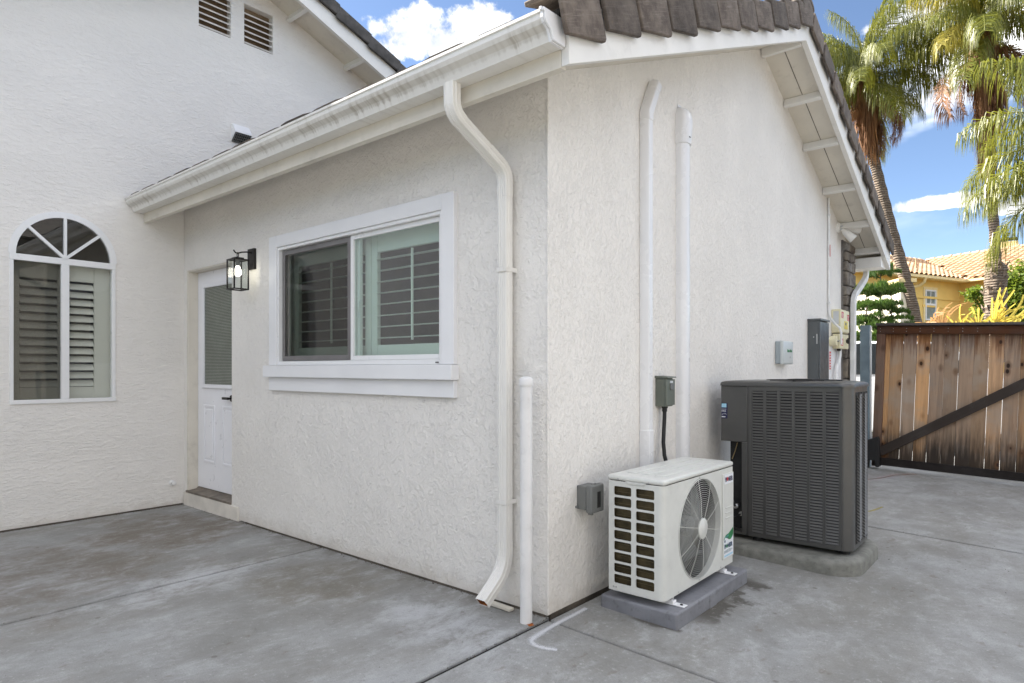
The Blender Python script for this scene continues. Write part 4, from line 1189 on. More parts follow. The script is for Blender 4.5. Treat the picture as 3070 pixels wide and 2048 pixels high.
mb = MB(); chan(mb, [(.965, .55), (.965, 2.80)], p1); mb.build('channel', M['pvc'], lc, bevel=0.004)
mb = MB(); chan(mb, [(.965, 2.765), (.965, 2.815), (1.055, 2.985)], p1b); mb.build('elbow', M['pvc'], lc, bevel=0.005)
mb = MB(); chan(mb, [(1.046, 2.968), (1.078, 3.028)], [(a * 1.04, b_ * 1.05) for a, b_ in p1b]); mb.build('end_cap', M['pvc'], lc, bevel=0.010)
mb = MB(); chan(mb, [(.965, .55), (.965, .875)], p1b); mb.build('coupling', M['pvc'], lc, bevel=0.003)
lc2 = thing('line_cover', 'wide rounded white trunking with a hooded wall cap on the gable wall', 'conduit cover', (0, 1.5, 0.5))
def rnd_profile(w, d): return [(-w / 2, 0), (w / 2, 0)] + [(w / 2 * math.cos(a), d * .45 + d * .55 * math.sin(a)) for a in [math.pi * j / 10 for j in range(11)]]
r1 = rnd_profile(.118, .066); r2 = rnd_profile(.128, .074)
mb = MB(); chan(mb, [(1.475, .45), (1.475, 2.80)], r1); mb.build('channel', M['pvc'], lc2, smooth=35)
mb = MB()
rings = []
for z, k, dd in ((2.755, 1.0, 1.0), (2.85, 1.02, 1.12), (2.915, 1.0, 1.15), (2.965, .92, 1.0), (2.99, .78, .7), (3.002, .62, .25)):
    rings.append([Vector((b_ * dd, 1.475 + a * k, z)) for a, b_ in r2])
mb.loft(rings); mb.build('wall_cap', M['pvc'], lc2, smooth=50)
mb = MB(); mb.box(0, .006, 1.44, 1.49, 2.99, 3.025); mb.build('cap_tab', M['pvc'], lc2, bevel=0.003)
mb = MB(); mb.box(0.078, .080, 1.455, 1.472, 2.790, 2.797); mb.build('cap_slot', M['dark_gap'], lc2)

di = thing('disconnect_box', 'grey electrical disconnect box with a black cable between two trunkings', 'electrical box', (0, 1.17, 1.0))
mb = MB(); mb.box(0.0, .070, 1.128, 1.232, 1.010, 1.190); mb.build('body', M['grey_green'], di, bevel=0.004)
mb = MB(); mb.box(0.0705, .082, 1.122, 1.238, 1.018, 1.182); mb.build('cover', M['grey_green'], di, bevel=0.003)
mb = MB(); mb.loft([[(0, 1.120, 1.1905), (0.092, 1.120, 1.1905), (0.092, 1.240, 1.1905), (0, 1.240, 1.1905)], [(0, 1.120, 1.204), (0.086, 1.120, 1.199), (0.086, 1.240, 1.199), (0, 1.240, 1.204)]]); mb.build('rain_lip', M['grey_green'], di)
mb = MB(); mb.box(.0825, .090, 1.165, 1.21, 1.115, 1.155); mb.build('handle', M['grey_box'], di, bevel=0.003)
mb = MB(); mb.box(.0825, .0832, 1.168, 1.207, 1.158, 1.172); mb.build('label_plate', M['grey_label'], di)
mb = MB(); mb.lathe((.036, 1.185, 1.0098), [(.020, 0), (.020, -.012), (.016, -.014), (.016, -.034)], n=14); mb.build('fitting', M['black_rubber'], di, smooth=40)
mb = MB(); mb.tube([(.036, 1.185, .98), (.036, 1.183, .93), (.037, 1.172, .85), (.040, 1.160, .78), (.05, 1.155, .70), (.08, 1.155, .60)], .0125, 10); mb.build('cable', M['black_rubber'], di, smooth=60)

ou = thing('outlet_box', 'grey weatherproof outlet box low on the gable wall', 'outlet', (0, .30, .55))
mb = MB(); mb.box(0, .060, .252, .362, .505, .630); mb.build('body', M['grey_box'], ou, bevel=0.004)
mb = MB(); mb.box(.0605, .098, .244, .370, .490, .638); mb.build('cover', M['grey_box'], ou, bevel=0.010, seg=3)
mb = MB(); mb.box(.0975, .0992, .300, .333, .515, .600); mb.build('cover_window', M['black'], ou, bevel=0.0008)
mb = MB()
for k in range(3): mb.box(.066 + k * .010, .071 + k * .010, .29, .33, .637, .640)
mb.box(0.0, .012, .238, .251, .512, .522); mb.box(.065, .09, .262, .275, .482, .491)
mb.build('hinge', M['grey_box'], ou)

tm = thing('irrigation_timer', 'pale grey wall timer with small green lettering', 'timer', (0, 3.54, 1.29))
mb = MB(); mb.box(0, .048, 3.40, 3.685, 1.292, 1.497); mb.build('body', M['timer_body'], tm, bevel=0.008, seg=3)
mb = MB()
rings = []
for x, k in ((.0485, 0.0), (.052, 0.0), (.066, .006), (.074, .016), (.077, .030)):
    rings.append([(x, 3.396 + k, 1.288 + k * .6), (x, 3.690 - k, 1.288 + k * .6), (x, 3.690 - k, 1.502 - k * .6), (x, 3.396 + k, 1.502 - k * .6)])
mb.loft(rings); mb.build('cover', M['timer_cover'], tm, smooth=40)
text_mesh('Rain Bird', .036, M['green_print'], 'lettering', tm, (.0778, 3.50, 1.400), (0, 1, 0), (0, 0, 1), bold=.0012)

pn = thing('electric_panel', 'tall dark grey electrical panel on the gable wall', 'electrical panel', (0, 4.56, 0.4))
mb = MB(); mb.box(0, .105, 4.393, 4.733, .42, 1.735); mb.build('body', M['panel_grey'], pn, bevel=0.003)
mb = MB(); mb.box(.1055, .120, 4.400, 4.727, .43, 1.725); mb.build('cover', M['panel_grey'], pn, bevel=0.004)
mb = MB(); mb.box(0, .128, 4.385, 4.741, 1.7355, 1.757); mb.build('rain_hood', M['panel_grey'], pn, bevel=0.003)
mb = MB(); mb.lathe((.06, 4.3925, 1.57), [(.006, 0), (.006, -.004)], (0, 1, 0), 10); mb.box(.085, .097, 4.390, 4.3925, 1.50, 1.60); mb.build('latch', M['steel'], pn)

def red_sticker(parent, x, y0, y1, z0, z1, n=4, axis='x'):
    q = MB(); q.box(x, x + .0012, y0, y1, z0, z1); o = q.build('warning_label', M['red_label'], parent)
    q = MB(); h = (z1 - z0)
    for k in range(n): q.box(x + .0012, x + .0018, y0 + (y1 - y0) * .12, y1 - (y1 - y0) * (.12 + .2 * (k % 2)), z0 + h * (.12 + .78 * k / n), z0 + h * (.12 + .78 * k / n) + h * .07)
    q.build('label_print', M['white_label'], parent)
bk = MB(); bk.box(0, .012, 5.16, 5.69, .3, 1.60); o = bk.build('backboard', M['white_trim'], None, bevel=0.003, off=Vector((0, 5.45, .3))); o.location = (0, 5.45, .3)
tag(o, 'white mounting board under the cream electrical boxes', 'board')
cb = thing('inverter_box', 'upper cream electrical box with red and yellow stickers', 'electrical box', (0, 5.49, 1.65))
mb = MB(); mb.box(0, .088, 5.305, 5.685, 1.655, 1.918); mb.build('body', M['cream_plastic'], cb, bevel=0.005)
mb = MB(); mb.box(0.0885, .097, 5.300, 5.690, 1.662, 1.912); mb.build('cover', M['cream_plastic'], cb, bevel=0.004)
red_sticker(cb, .0975, 5.34, 5.43, 1.82, 1.89); red_sticker(cb, .0975, 5.60, 5.68, 1.80, 1.87)
q = MB(); q.box(.0972, .0982, 5.46, 5.62, 1.70, 1.79); q.build('yellow_sticker', M['yellow_label'], cb)
q = MB(); q.box(.0983, .0988, 5.50, 5.56, 1.745, 1.775); q.build('label_print', M['grey_box'], cb)
q = MB(); q.box(.02, .078, 5.3035, 5.3048, 1.75, 1.895); q.build('data_sheet', M['grey_label'], cb)
cs = thing('switch_box', 'lower cream electrical box with a black rotary switch', 'electrical box', (0, 5.5, 1.47))
mb = MB(); mb.box(0.0125, .088, 5.30, 5.70, 1.475, 1.640); mb.build('body', M['cream_plastic'], cs, bevel=0.005)
red_sticker(cs, .0882, 5.36, 5.45, 1.51, 1.59)
q = MB(); q.lathe((.088, 5.60, 1.565), [(.022, 0), (.020, .010), (.010, .012), (.010, .022)], (1, 0, 0), 14); q.box(.100, .115, 5.585, 5.615, 1.535, 1.600); q.build('rotary_switch', M['black'], cs)
q = MB(); q.lathe((.05, 5.42, 1.474), [(.022, 0), (.022, -.02), (.016, -.024)], n=12); q.build('fitting', M['black_rubber'], cs, smooth=40)
mt = thing('meter_socket', 'round cream junction can beside the grey panel', 'electrical box', (0, 5.22, 1.55))
mb = MB(); mb.lathe((0.0125, 5.215, 1.555), [(.058, 0), (.058, .066), (.052, .072), (.0, .074)], (1, 0, 0), 24); mb.build('body', M['cream_plastic'], mt, smooth=40)
mb = MB(); mb.lathe((.084, 5.215, 1.555), [(.012, 0), (.010, .02)], (1, 0, 0), 10); mb.build('plug', M['steel'], mt, smooth=40)
def pipe_thing(label, pts, r, loc, name='conduit'):
    t = thing(name, label, 'conduit', loc)
    q = MB(); q.tube(pts, r, 12); q.build('pipe', M['conduit'], t, smooth=60)
    return t
t1 = pipe_thing('thin white conduit running down from the soffit to the cream box', [(.016, 5.135, 3.30), (.016, 5.135, 1.90), (.018, 5.15, 1.83), (.05, 5.20, 1.76), (.10, 5.245, 1.70), (.115, 5.25, 1.65), (.115, 5.25, 1.52)], .0125, (.016, 5.13, 1.5))
for z in (2.95, 1.98): q = MB(); q.box(0, .034, 5.117, 5.153, z - .008, z + .008); q.build('strap', M['conduit'], t1)
q = MB(); q.box(.0287, .0305, 5.127, 5.146, 2.49, 2.62); q.build('warning_label', M['red_label'], t1)
t2 = pipe_thing('white S-bent conduit below the switch box', [(.05, 5.47, 1.475), (.05, 5.46, 1.40), (.05, 5.42, 1.33), (.05, 5.34, 1.27), (.05, 5.31, 1.21), (.05, 5.31, .4)], .020, (.05, 5.4, .4))
q = MB(); q.box(.012, .0135, 5.175, 5.235, 1.24, 1.44); q.build('warning_label', M['red_label'], o); q = MB()
for k in range(6): q.box(.0135, .014, 5.185, 5.225, 1.255 + k * .03, 1.268 + k * .03)
q.build('label_print', M['white_label'], o)

fl = thing('floodlight', 'weathered white twin-head floodlight under the gable eave', 'floodlight', (0, 5.56, 2.88))
mb = MB(); mb.lathe((0, 5.56, 2.885), [(.062, 0), (.062, .018), (.052, .030), (.0, .031)], (1, 0, 0), 22); mb.build('base', M['white_wood'], fl, smooth=40)
for (a, b_) in (((.05, 5.59, 2.90), (.19, 5.74, 2.865)), ((.05, 5.56, 2.855), (.165, 5.60, 2.735))):
    a, b_ = Vector(a), Vector(b_); d = (b_ - a).normalized(); ln = (b_ - a).length
    q = MB(); q.lathe(a, [(.016, 0), (.020, .02), (.034, .04), (.046, ln * .75), (.050, ln), (.046, ln), (.040, ln * .9), (.0, ln * .82)], d, 18); q.build('lamp_head', M['white_wood'], fl, smooth=40)
mb = MB(); mb.tube([(.028, 5.58, 2.895), (.055, 5.60, 2.90)], .012, 8); mb.tube([(.028, 5.56, 2.87), (.055, 5.565, 2.85)], .012, 8); mb.build('knuckle', M['grey_label'], fl, smooth=60)

# ------------------------------------------------------------------ mini split condenser
pad = MB()
pad.box(.105, .542, .318, 1.250, -.030, .060)
o = pad.build('equipment_pad', M['pad_plastic'], None, bevel=0.012, seg=3, off=Vector((.32, .78, -.03))); o.location = (.32, .78, -.03)
tag(o, 'grey-blue plastic equipment pad stained by dripping water', 'equipment pad')
q = MB(); q.box(.30, .40, .3150, .3185, -.028, .046); q.build('rib', M['pad_plastic'], o, bevel=0.002)
q = MB(); q.box(.5418, .545, .70, .79, -.028, .046); q.build('rib', M['pad_plastic'], o, bevel=0.002)

ms = thing('condenser_unit', 'cream white condenser unit with round fan grille on grey plastic pad', 'air conditioner', (.31, .75, .06))
xa, xb, ya, yb, za, zb_ = .155, .470, .322, 1.200, .098, .668
ch = .030
# left side with vents: openings in two columns of nine
def opening(c0, c1, z0, z1, r=.008):
    pts = []
    for (cx_, cz_, a0) in ((c1 - r, z1 - r, 0), (c0 + r, z1 - r, 90), (c0 + r, z0 + r, 180), (c1 - r, z0 + r, 270)):
        for j in range(3): a = R(a0 + 45 * j); pts.append((cx_ + r * math.cos(a), cz_ + r * math.sin(a)))
    return pts
holes = []
for k in range(9):
    zz0 = .137 + k * .0571
    holes.append(opening(.186, .288, zz0, zz0 + .0465)); holes.append(opening(.314, .418, zz0, zz0 + .0465))
mb = MB()
poly_sheet(mb, rect(xa, xb - ch, za, zb_), holes, lambda a, b_, dd: (a, ya + dd, b_), 0.006)
cabinet_side = mb.build('side_grille', M['split_paint'], ms)
cabinet_side['label'] = 'side panel with two columns of vent openings'
mb = MB(); mb.box(xa + .012, xb - .06, ya + .020, ya + .030, za + .01, zb_ - .01); mb.build('coil', M['split_coil'], ms)
mb = MB()
for k in range(18): mb.box(xa + .015, xb - .062, ya + .0175, ya + .0195, za + .03 + k * .03, za + .032 + k * .03)
mb.build('coil_tubes', simple('coil_line', (.13, .10, .05), .5, metal=.5), ms)
# corner, front panel with fan opening, other faces
FC, FR = (.752, .383), .272
circ = [(FC[0] + FR * math.cos(R(5 * k)), FC[1] + FR * math.sin(R(5 * k))) for k in range(72)]
mb = MB()
poly_sheet(mb, rect(ya + ch, yb - .006, za, zb_), [circ], lambda a, b_, dd: (xb - dd, a, b_), 0.030)
mb.build('front_panel', M['split_paint'], ms, smooth=30)
mb = MB()
arcp = [(xb - ch + ch * math.sin(R(15 * j)), ya + ch - ch * math.cos(R(15 * j))) for j in range(7)]
mb.loft([[(a, b_, z) for a, b_ in arcp] for z in (za, zb_)], caps=False, closed=False)
mb.build('corner_post', M['split_paint'], ms, smooth=60)
mb = MB()
mb.quad((xa, yb, za), (xb, yb, za), (xb, yb, zb_), (xa, yb, zb_)); mb.quad((xb, yb - .006, za), (xb, yb, za), (xb, yb, zb_), (xb, yb - .006, zb_))
mb.quad((xa, ya, za), (xb - ch, ya, za), (xb - ch, yb, za), (xa, yb, za)); mb.quad((xb - ch, ya + ch, za), (xb, ya + ch, za), (xb, yb, za), (xb - ch, yb, za))
mb.quad((xa, ya, za), (xa, yb, za), (xa, yb, zb_), (xa, ya, zb_))
mb.build('cabinet', M['split_paint'], ms)
mb = MB(); mb.box(xa + .05, xa + .06, ya + .04, yb - .02, za + .005, zb_ - .005); mb.build('inner_wall', M['ac_dark'], ms)
# top lid
mb = MB(); mb.box(xa - .006, xb + .005, ya - .006, yb + .004, zb_ + .002, zb_ + .030); lid = mb.build('lid', M['split_paint'], ms, bevel=0.012, seg=3)
mb = MB()
for x0, x1 in ((xa + .05, xa + .10), (xa + .13, xa + .18), (xa + .21, xa + .26)): mb.box(x0, x1, ya + .10, yb - .10, zb_ + .028, zb_ + .0345)
mb.build('lid_rib', M['split_paint'], lid, bevel=0.003)
mb = MB(); mb.loft([[(xa + .10, y, zb_ + .004), (xa + .22, y, zb_ + .004), (xa + .205, y, zb_ - .008), (xa + .115, y, zb_ - .008)] for y in (ya - .0075, ya - .001)]); mb.build('hand_grip', M['split_paint'], lid, bevel=0.002)
mb = MB()
for x, z in ((xa + .06, zb_ + .012), (xa + .235, zb_ + .010), (xa + .03, za + .02), (xa + .045, za + .02)): mb.lathe((x, ya - .005 if z > .6 else ya, z), [(.005, .002), (.005, -.002), (.003, -.0035)], (0, 1, 0), 8)
for y, z in ((FC[0] - .02, .662), (FC[0] - .02, .108), (1.02, .108), (.48, .108)): mb.lathe((xb, y, z), [(.004, -.001), (.004, .002)], (1, 0, 0), 8)
mb.build('screw', M['steel'], ms)
# fan grille
mb = MB(); GX = xb + .006
def ringw(mb, r, x, tr, n=56, m=5):
    rings = []
    for k in range(n + 1):
        a = 2 * math.pi * k / n
        u = Vector((0, math.cos(a), math.sin(a)))
        rings.append([Vector((x, FC[0], FC[1])) + u * (r + tr * math.cos(2 * math.pi * j / m)) + Vector((tr * math.sin(2 * math.pi * j / m), 0, 0)) for j in range(m)])
    mb.loft(rings, caps=False)
nr = 19
for k in range(nr): 
    r = .062 + (FR - .012 - .062) * k / (nr - 1)
    ringw(mb, r, GX + .006 - .012 * (k / nr) ** 3, .00105)
ringw(mb, FR - .004, xb + .001, .0028, 64, 6)
for k in range(10):
    a = R(90 + 36 * k + 6); u = Vector((0, math.cos(a), math.sin(a)))
    mb.tube([Vector((GX + .003, FC[0], FC[1])) + u * .05, Vector((GX + .003, FC[0], FC[1])) + u * .17, Vector((xb - .002, FC[0], FC[1])) + u * (FR - .003)], .0017, 5)
grl = mb.build('fan_grille', M['split_paint'], ms, smooth=60)
mb = MB(); mb.lathe((GX + .002, FC[0], FC[1]), [(.056, 0), (.056, .006), (.050, .010), (.0, .011)], (1, 0, 0), 32); mb.build('hub', M['split_paint'], grl, smooth=40)
mb = MB()
for k in range(3):
    pts0, pts1 = [], []
    for j in range(9):
        f = j / 8
        for (lst, s) in ((pts0, -1), (pts1, 1)):
            r = .05 + .20 * f; a = R(120 * k + 20 + s * (22 + 16 * f) + 18 * f)
            lst.append(Vector((xb - .085 + s * .03, FC[0] + r * math.cos(a), FC[1] + r * math.sin(a))))
    o_ = len(mb.v); mb.v += pts0 + pts1; mb.f += [(o_ + j, o_ + j + 1, o_ + 10 + j, o_ + 9 + j) for j in range(8)]
mb.lathe((xb - .12, FC[0], FC[1]), [(.055, 0), (.055, .06), (.0, .065)], (1, 0, 0), 20)
mb.build('fan', M['panel_grey'], ms, smooth=40)
mb = MB(); mb.lathe((xb - .031, FC[0], FC[1]), [(FR - .002, 0), (FR - .002, -.09)], (1, 0, 0), 40, caps=False); mb.build('fan_shroud', M['ac_dark'], ms, smooth=60)
# right control strip with stickers
mb = MB(); mb.box(xb + .0005, xb + .0075, 1.040, yb - .003, za + .045, zb_ - .030); cp = mb.build('control_panel', M['split_paint'], ms, bevel=0.006, seg=3)
mb = MB()
for z in (.435, .405, .375): mb.box(xb + .0072, xb + .011, 1.075, 1.165, z, z + .008)
mb.build('grip_rib', M['split_paint'], cp, bevel=0.003)
SXp = xb + .0078
q = MB(); q.box(SXp, SXp + .0008, 1.062, 1.186, .578, .632); st1 = q.build('logo_sticker', M['white_label'], ms)
text_mesh('PI', .036, M['navy'], 'lettering', st1, (SXp + .0012, 1.068, .592), (0, 1, 0), (0, 0, 1), bold=.0012, xscale=.82)
text_mesh('NEER', .036, M['navy'], 'lettering', st1, (SXp + .0012, 1.112, .592), (0, 1, 0), (0, 0, 1), bold=.0012, xscale=.76)
q = MB(); q.lathe((SXp + .0008, 1.1005, .6055), [(.0115, 0), (.0115, .001)], (1, 0, 0), 18); q.build('logo_dot', M['red_print'], st1)
q = MB()
yy0, yy1 = 1.050, 1.188
top = [(yy0, .262), (yy0 + .03, .282), (yy0 + .07, .285), (yy1, .310)]
wave = [(yy0, .255), (yy0 + .020, .268), (yy0 + .045, .262), (yy0 + .075, .248), (yy0 + .10, .246), (yy0 + .125, .258), (yy1, .268)]
q.loft([[(x, a, b_) for a, b_ in ([(yy0, .150), (yy1, .150)] + wave[::-1])] for x in (SXp, SXp + .0008)]); st2 = q.build('brand_sticker', M['white_label'], ms)
q = MB(); q.loft([[(x, a, b_ + .0004) for a, b_ in wave + top[::-1]] for x in (SXp, SXp + .0008)]); q.build('sticker_scene', M['green_print'], st2)
q = MB(); q.loft([[(x, a, b_) for a, b_ in ((yy0 + .004, .264), (yy0 + .03, .2765), (yy0 + .07, .280), (yy0 + .06, .262), (yy0 + .03, .270))] for x in (SXp + .0009, SXp + .0013)]); q.build('sticker_water', M['teal_print'], st2)
q = MB(); q.lathe((SXp + .0009, yy0 + .014, .248), [(.0085, 0), (.0085, .0006)], (1, 0, 0), 12); q.build('sticker_crest', M['navy2'], st2)
text_mesh('PI', .034, M['navy2'], 'lettering', st2, (SXp + .0012, yy0 + .006, .205), (0, 1, 0), (0, 0, 1), bold=.0012, xscale=.88)
text_mesh('NEER', .034, M['navy2'], 'lettering', st2, (SXp + .0012, yy0 + .053, .205), (0, 1, 0), (0, 0, 1), bold=.0012, xscale=.84)
q = MB(); q.lathe((SXp + .0009, yy0 + .0415, .217), [(.0105, 0), (.0105, .0006)], (1, 0, 0), 14); q.build('logo_dot', M['green_print'], st2)
text_mesh('INVERTER++', .025, M['timer_body'], 'lettering', st2, (SXp + .0012, yy0 + .004, .178), (0, 1, 0), (0, 0, 1), xscale=.86)
q = MB(); q.box(SXp + .0009, SXp + .0013, yy0 + .006, yy1 - .006, .157, .166); q.build('sticker_band', M['sky_blue'], st2)
for y in (.43, 1.085):
    mb = MB(); mb.box(.13, .535, y - .022, y + .022, .0615, .066); mb.box(.16, .46, y - .022, y - .019, .066, .0975); mb.box(.16, .46, y + .019, y + .022, .066, .0975)
    mb.box(.455, .475, y - .019, y + .019, .066, .080)
    mb.build('foot', M['white_trim'], ms, bevel=0.004)
    mb = MB(); mb.lathe((.512, y, .066), [(.008, 0), (.008, .004), (.004, .006)], n=8); mb.build('anchor_bolt', M['black'], ms)

# ------------------------------------------------------------------ large condenser on concrete pad
def rrect(x0, x1, y0, y1, r, n=6):
    pts = []
    rr = r if isinstance(r, (list, tuple)) else (r,) * 4      # corners: (x1,y1),(x0,y1),(x0,y0),(x1,y0)
    for (cx_, cy_, a0, q_) in ((x1 - rr[0], y1 - rr[0], 0, rr[0]), (x0 + rr[1], y1 - rr[1], 90, rr[1]), (x0 + rr[2], y0 + rr[2], 180, rr[2]), (x1 - rr[3], y0 + rr[3], 270, rr[3])):
        for j in range(n + 1): a = R(a0 + 90 * j / n); pts.append((cx_ + q_ * math.cos(a), cy_ + q_ * math.sin(a)))
    return pts
pp = rrect(.03, 1.020, 1.735, 2.56, (.22, .1, .1, .20), 8)
mb = MB()
rings = []
for z, ins in ((-.06, 0), (.028, .0), (.045, .006), (.054, .020), (.057, .04)):
    q = rrect(.03 + ins, 1.020 - ins, 1.735 + ins, 2.56 - ins, (.22 - ins, .1 - ins, .1 - ins, .20 - ins), 8)
    rings.append([(a, b_, z) for a, b_ in q])
mb.loft(rings); o = mb.build('concrete_pad', M['pad_concrete'], None, smooth=40, off=Vector((.5, 2.1, -.06))); o.location = (.5, 2.1, -.06)
tag(o, 'low rounded concrete pad, grimy, under the large dark grey condenser', 'equipment pad')

ac = thing('condenser_unit', 'large dark grey-brown louvered condenser unit on rounded concrete pad', 'air conditioner', (.55, 2.15, .057))
AX0, AX1, AY0, AY1, AZ0, AZ1 = .112, .960, 1.900, 2.420, .088, 1.128
shell = rrect(.30, AX1, AY0 + .0, AY1, (.10, .03, .004, .075), 8)
mb = MB(); mb.loft([[(a, b_, AZ0) for a, b_ in shell], [(a, b_, AZ1) for a, b_ in shell]], caps=False); mb.f.append(tuple(range(len(shell)))); 
mb.build('cabinet', M['ac_paint'], ac, smooth=30)
mb = MB(); mb.box(AX0, .2995, AY0 + .001, 2.30, .735, AZ1); ctl = mb.build('control_box', M['ac_paint'], ac, bevel=0.004)
mb = MB(); mb.box(AX0 + .03, .2995, AY0 + .10, 2.30, AZ0 + .0, .7345); mb.build('service_bay', M['ac_dark'], ac)
mb = MB(); mb.box(.262, .2995, AY0 - .002, AY0 + .03, AZ0, .7345); mb.build('corner_post', M['ac_paint'], ac, bevel=0.003)
mb = MB(); mb.box(AX0 + .02, .2615, AY0 + .0, AY0 + .13, AZ0, AZ0 + .02); mb.build('base_pan', M['ac_paint'], ac)
mb = MB(); mb.tube([(.20, 1.985, .72), (.185, 1.98, .66), (.165, 1.975, .60)], .0035, 6); mb.build('wire', M['brass'], ac, smooth=60)
mb = MB(); mb.lathe((.20, 1.998, .27), [(.012, 0), (.012, -.03), (.018, -.03), (.018, -.05), (.010, -.055)], (0, 1, 0), 10); mb.lathe((.235, 1.998, .22), [(.010, 0), (.010, -.03), (.015, -.03), (.015, -.045)], (0, 1, 0), 10); mb.build('valve', M['steel'], ac, smooth=40)
mb = MB(); mb.tube([(.20, 1.95, .27), (.18, 1.95, .30), (.14, 2.0, .33), (.06, 2.05, .34), (.01, 2.05, .34)], .011, 8); mb.tube([(.235, 1.95, .22), (.20, 1.94, .19), (.12, 2.0, .20), (.01, 2.03, .20)], .006, 8); mb.build('refrigerant_line', M['black_rubber'], ac, smooth=60)
# lid
lidp = rrect(AX0 - .006, AX1 + .010, AY0 - .010, AY1 + .010, (.11, .05, .02, .085), 8)
cxm, cym = (AX0 + AX1) / 2, (AY0 + AY1) / 2
mb = MB(); rings = []
for z, k in ((AZ1 + .0005, 1.0), (AZ1 + .016, 1.0), (AZ1 + .026, .985), (AZ1 + .034, .93), (AZ1 + .038, .80)):
    rings.append([(cxm + (a - cxm) * k, cym + (b_ - cym) * k, z) for a, b_ in lidp])
mb.loft(rings); lid = mb.build('lid', M['ac_paint'], ac, smooth=35)
mb = MB()
for k in range(14):
    r = .08 + k * .0125
    mb.tube([(.60 + r * math.cos(2 * math.pi * j / 32), 2.16 + r * math.sin(2 * math.pi * j / 32), AZ1 + .043) for j in range(33)], .002, 5, caps=False)
for k in range(8):
    a = R(45 * k); mb.tube([(.60 + .02 * math.cos(a), 2.16 + .02 * math.sin(a), AZ1 + .043), (.60 + .245 * math.cos(a), 2.16 + .245 * math.sin(a), AZ1 + .041)], .0025, 5)
mb.build('top_grille', M['ac_dark'], lid)
mb = MB(); mb.box(.52, .68, 2.06, 2.26, AZ1 + .046, AZ1 + .050); mb.build('motor_plate', M['ac_dark'], lid)
# louvred front panel
PX0, PX1 = .318, .905
cols = [(.338, .412), (.431, .505), (.524, .600), (.618, .694), (.712, .790), (.809, .886)]
LZ0, LZ1 = .120, 1.096
mb = MB()
poly_sheet(mb, rect(PX0, PX1, AZ0 + .002, AZ1 - .004), [rect(a, b_, LZ0, LZ1) for a, b_ in cols], lambda a, b_, dd: (a, AY0 - .009 + dd, b_), .006)
for x0, x1 in ((PX0, PX0), (PX1, PX1)): mb.quad((x0, AY0 - .009, AZ0 + .002), (x0, AY0, AZ0 + .002), (x0, AY0, AZ1 - .004), (x0, AY0 - .009, AZ1 - .004))
mb.quad((PX0, AY0 - .009, AZ1 - .004), (PX1, AY0 - .009, AZ1 - .004), (PX1, AY0, AZ1 - .004), (PX0, AY0, AZ1 - .004)); mb.quad((PX0, AY0 - .009, AZ0 + .002), (PX1, AY0 - .009, AZ0 + .002), (PX1, AY0, AZ0 + .002), (PX0, AY0, AZ0 + .002))
lp = mb.build('louver_panel', M['ac_paint'], ac)
for a, b_ in cols:
    q = MB(); q.box(a + .0005, b_ - .0005, AY0 - .0025, AY0 - .0005, LZ0 + .0005, LZ1 - .0005); q.build('louver_backing', M['ac_dark'], lp)
q = MB(); wl = .076; pz = (LZ1 - LZ0) / 50
q.loft([[(-wl / 2, -.0005, .0145), (-wl / 2, -.0085, .0015), (-wl / 2, -.0070, .0005), (-wl / 2, .0005, .0120)], [(wl / 2, -.0005, .0145), (wl / 2, -.0085, .0015), (wl / 2, -.0070, .0005), (wl / 2, .0005, .0120)]])
lme = q.mesh('louver'); lme.materials.append(M['ac_paint'])
for a, b_ in cols:
    for k in range(50):
        inst('louver', lme, lp, ((a + b_) / 2, AY0 - .003, LZ0 + k * pz + .002), scale=((b_ - a - .001) / wl, 1, 1))
# right side mesh
mb = MB(); q = MB()
q.box(AX1 + .0005, AX1 + .002, 2.00, 2.30, LZ0, LZ1); q.build('side_backing', M['ac_dark'], ac)
for c in range(4):
    y0_ = 2.005 + c * .075
    for k in range(46):
        z = LZ0 + .008 + k * (LZ1 - LZ0 - .02) / 46
        mb.obox((AX1 + .0045, y0_ + .034, z + (.006 if c % 2 else 0)), (.0035, 0, -.004), (0, .031, .010 if c % 2 else -.010), (.001, 0, .0035))
    mb.box(AX1 + .002, AX1 + .0075, y0_ + .066, y0_ + .074, LZ0, LZ1)
stuff(mb.build('side_louvers', M['ac_paint'], ac))
mb = MB()
for x, y in ((.36, 1.95), (.90, 1.98), (.90, 2.33), (.36, 2.33)): mb.lathe((x, y, .0575), [(.035, 0), (.030, .030)], n=12)
mb.build('rubber_foot', M['black_rubber'], ac)
# sticker on the control box
q = MB(); q.box(AX0 + .004, AX0 + .048, AY0 - .0008, AY0 + .0005, .895, 1.005); sk = q.build('service_sticker', M['navy'], ac)
q = MB(); q.box(AX0 + .006, AX0 + .041, AY0 - .0014, AY0 - .0009, .973, 1.001); q.build('sticker_panel', M['sky_blue'], sk)
text_mesh('COOLING', .0095, M['white_label'], 'lettering', sk, (AX0 + .005, AY0 - .0012, .958), (1, 0, 0), (0, 0, 1), xscale=.8)
text_mesh('& SOLAR', .0115, M['white_label'], 'lettering', sk, (AX0 + .005, AY0 - .0012, .944), (1, 0, 0), (0, 0, 1), xscale=.7, bold=.0004)
q = MB(); q.tube([(AX0 + .008, AY0 - .0012, .918), (AX0 + .016, AY0 - .0012, .930), (AX0 + .022, AY0 - .0012, .925), (AX0 + .030, AY0 - .0012, .934), (AX0 + .040, AY0 - .0012, .922)], .0012, 4); q.box(AX0 + .006, AX0 + .034, AY0 - .0014, AY0 - .0009, .903, .909); q.build('sticker_mark', M['white_label'], sk)

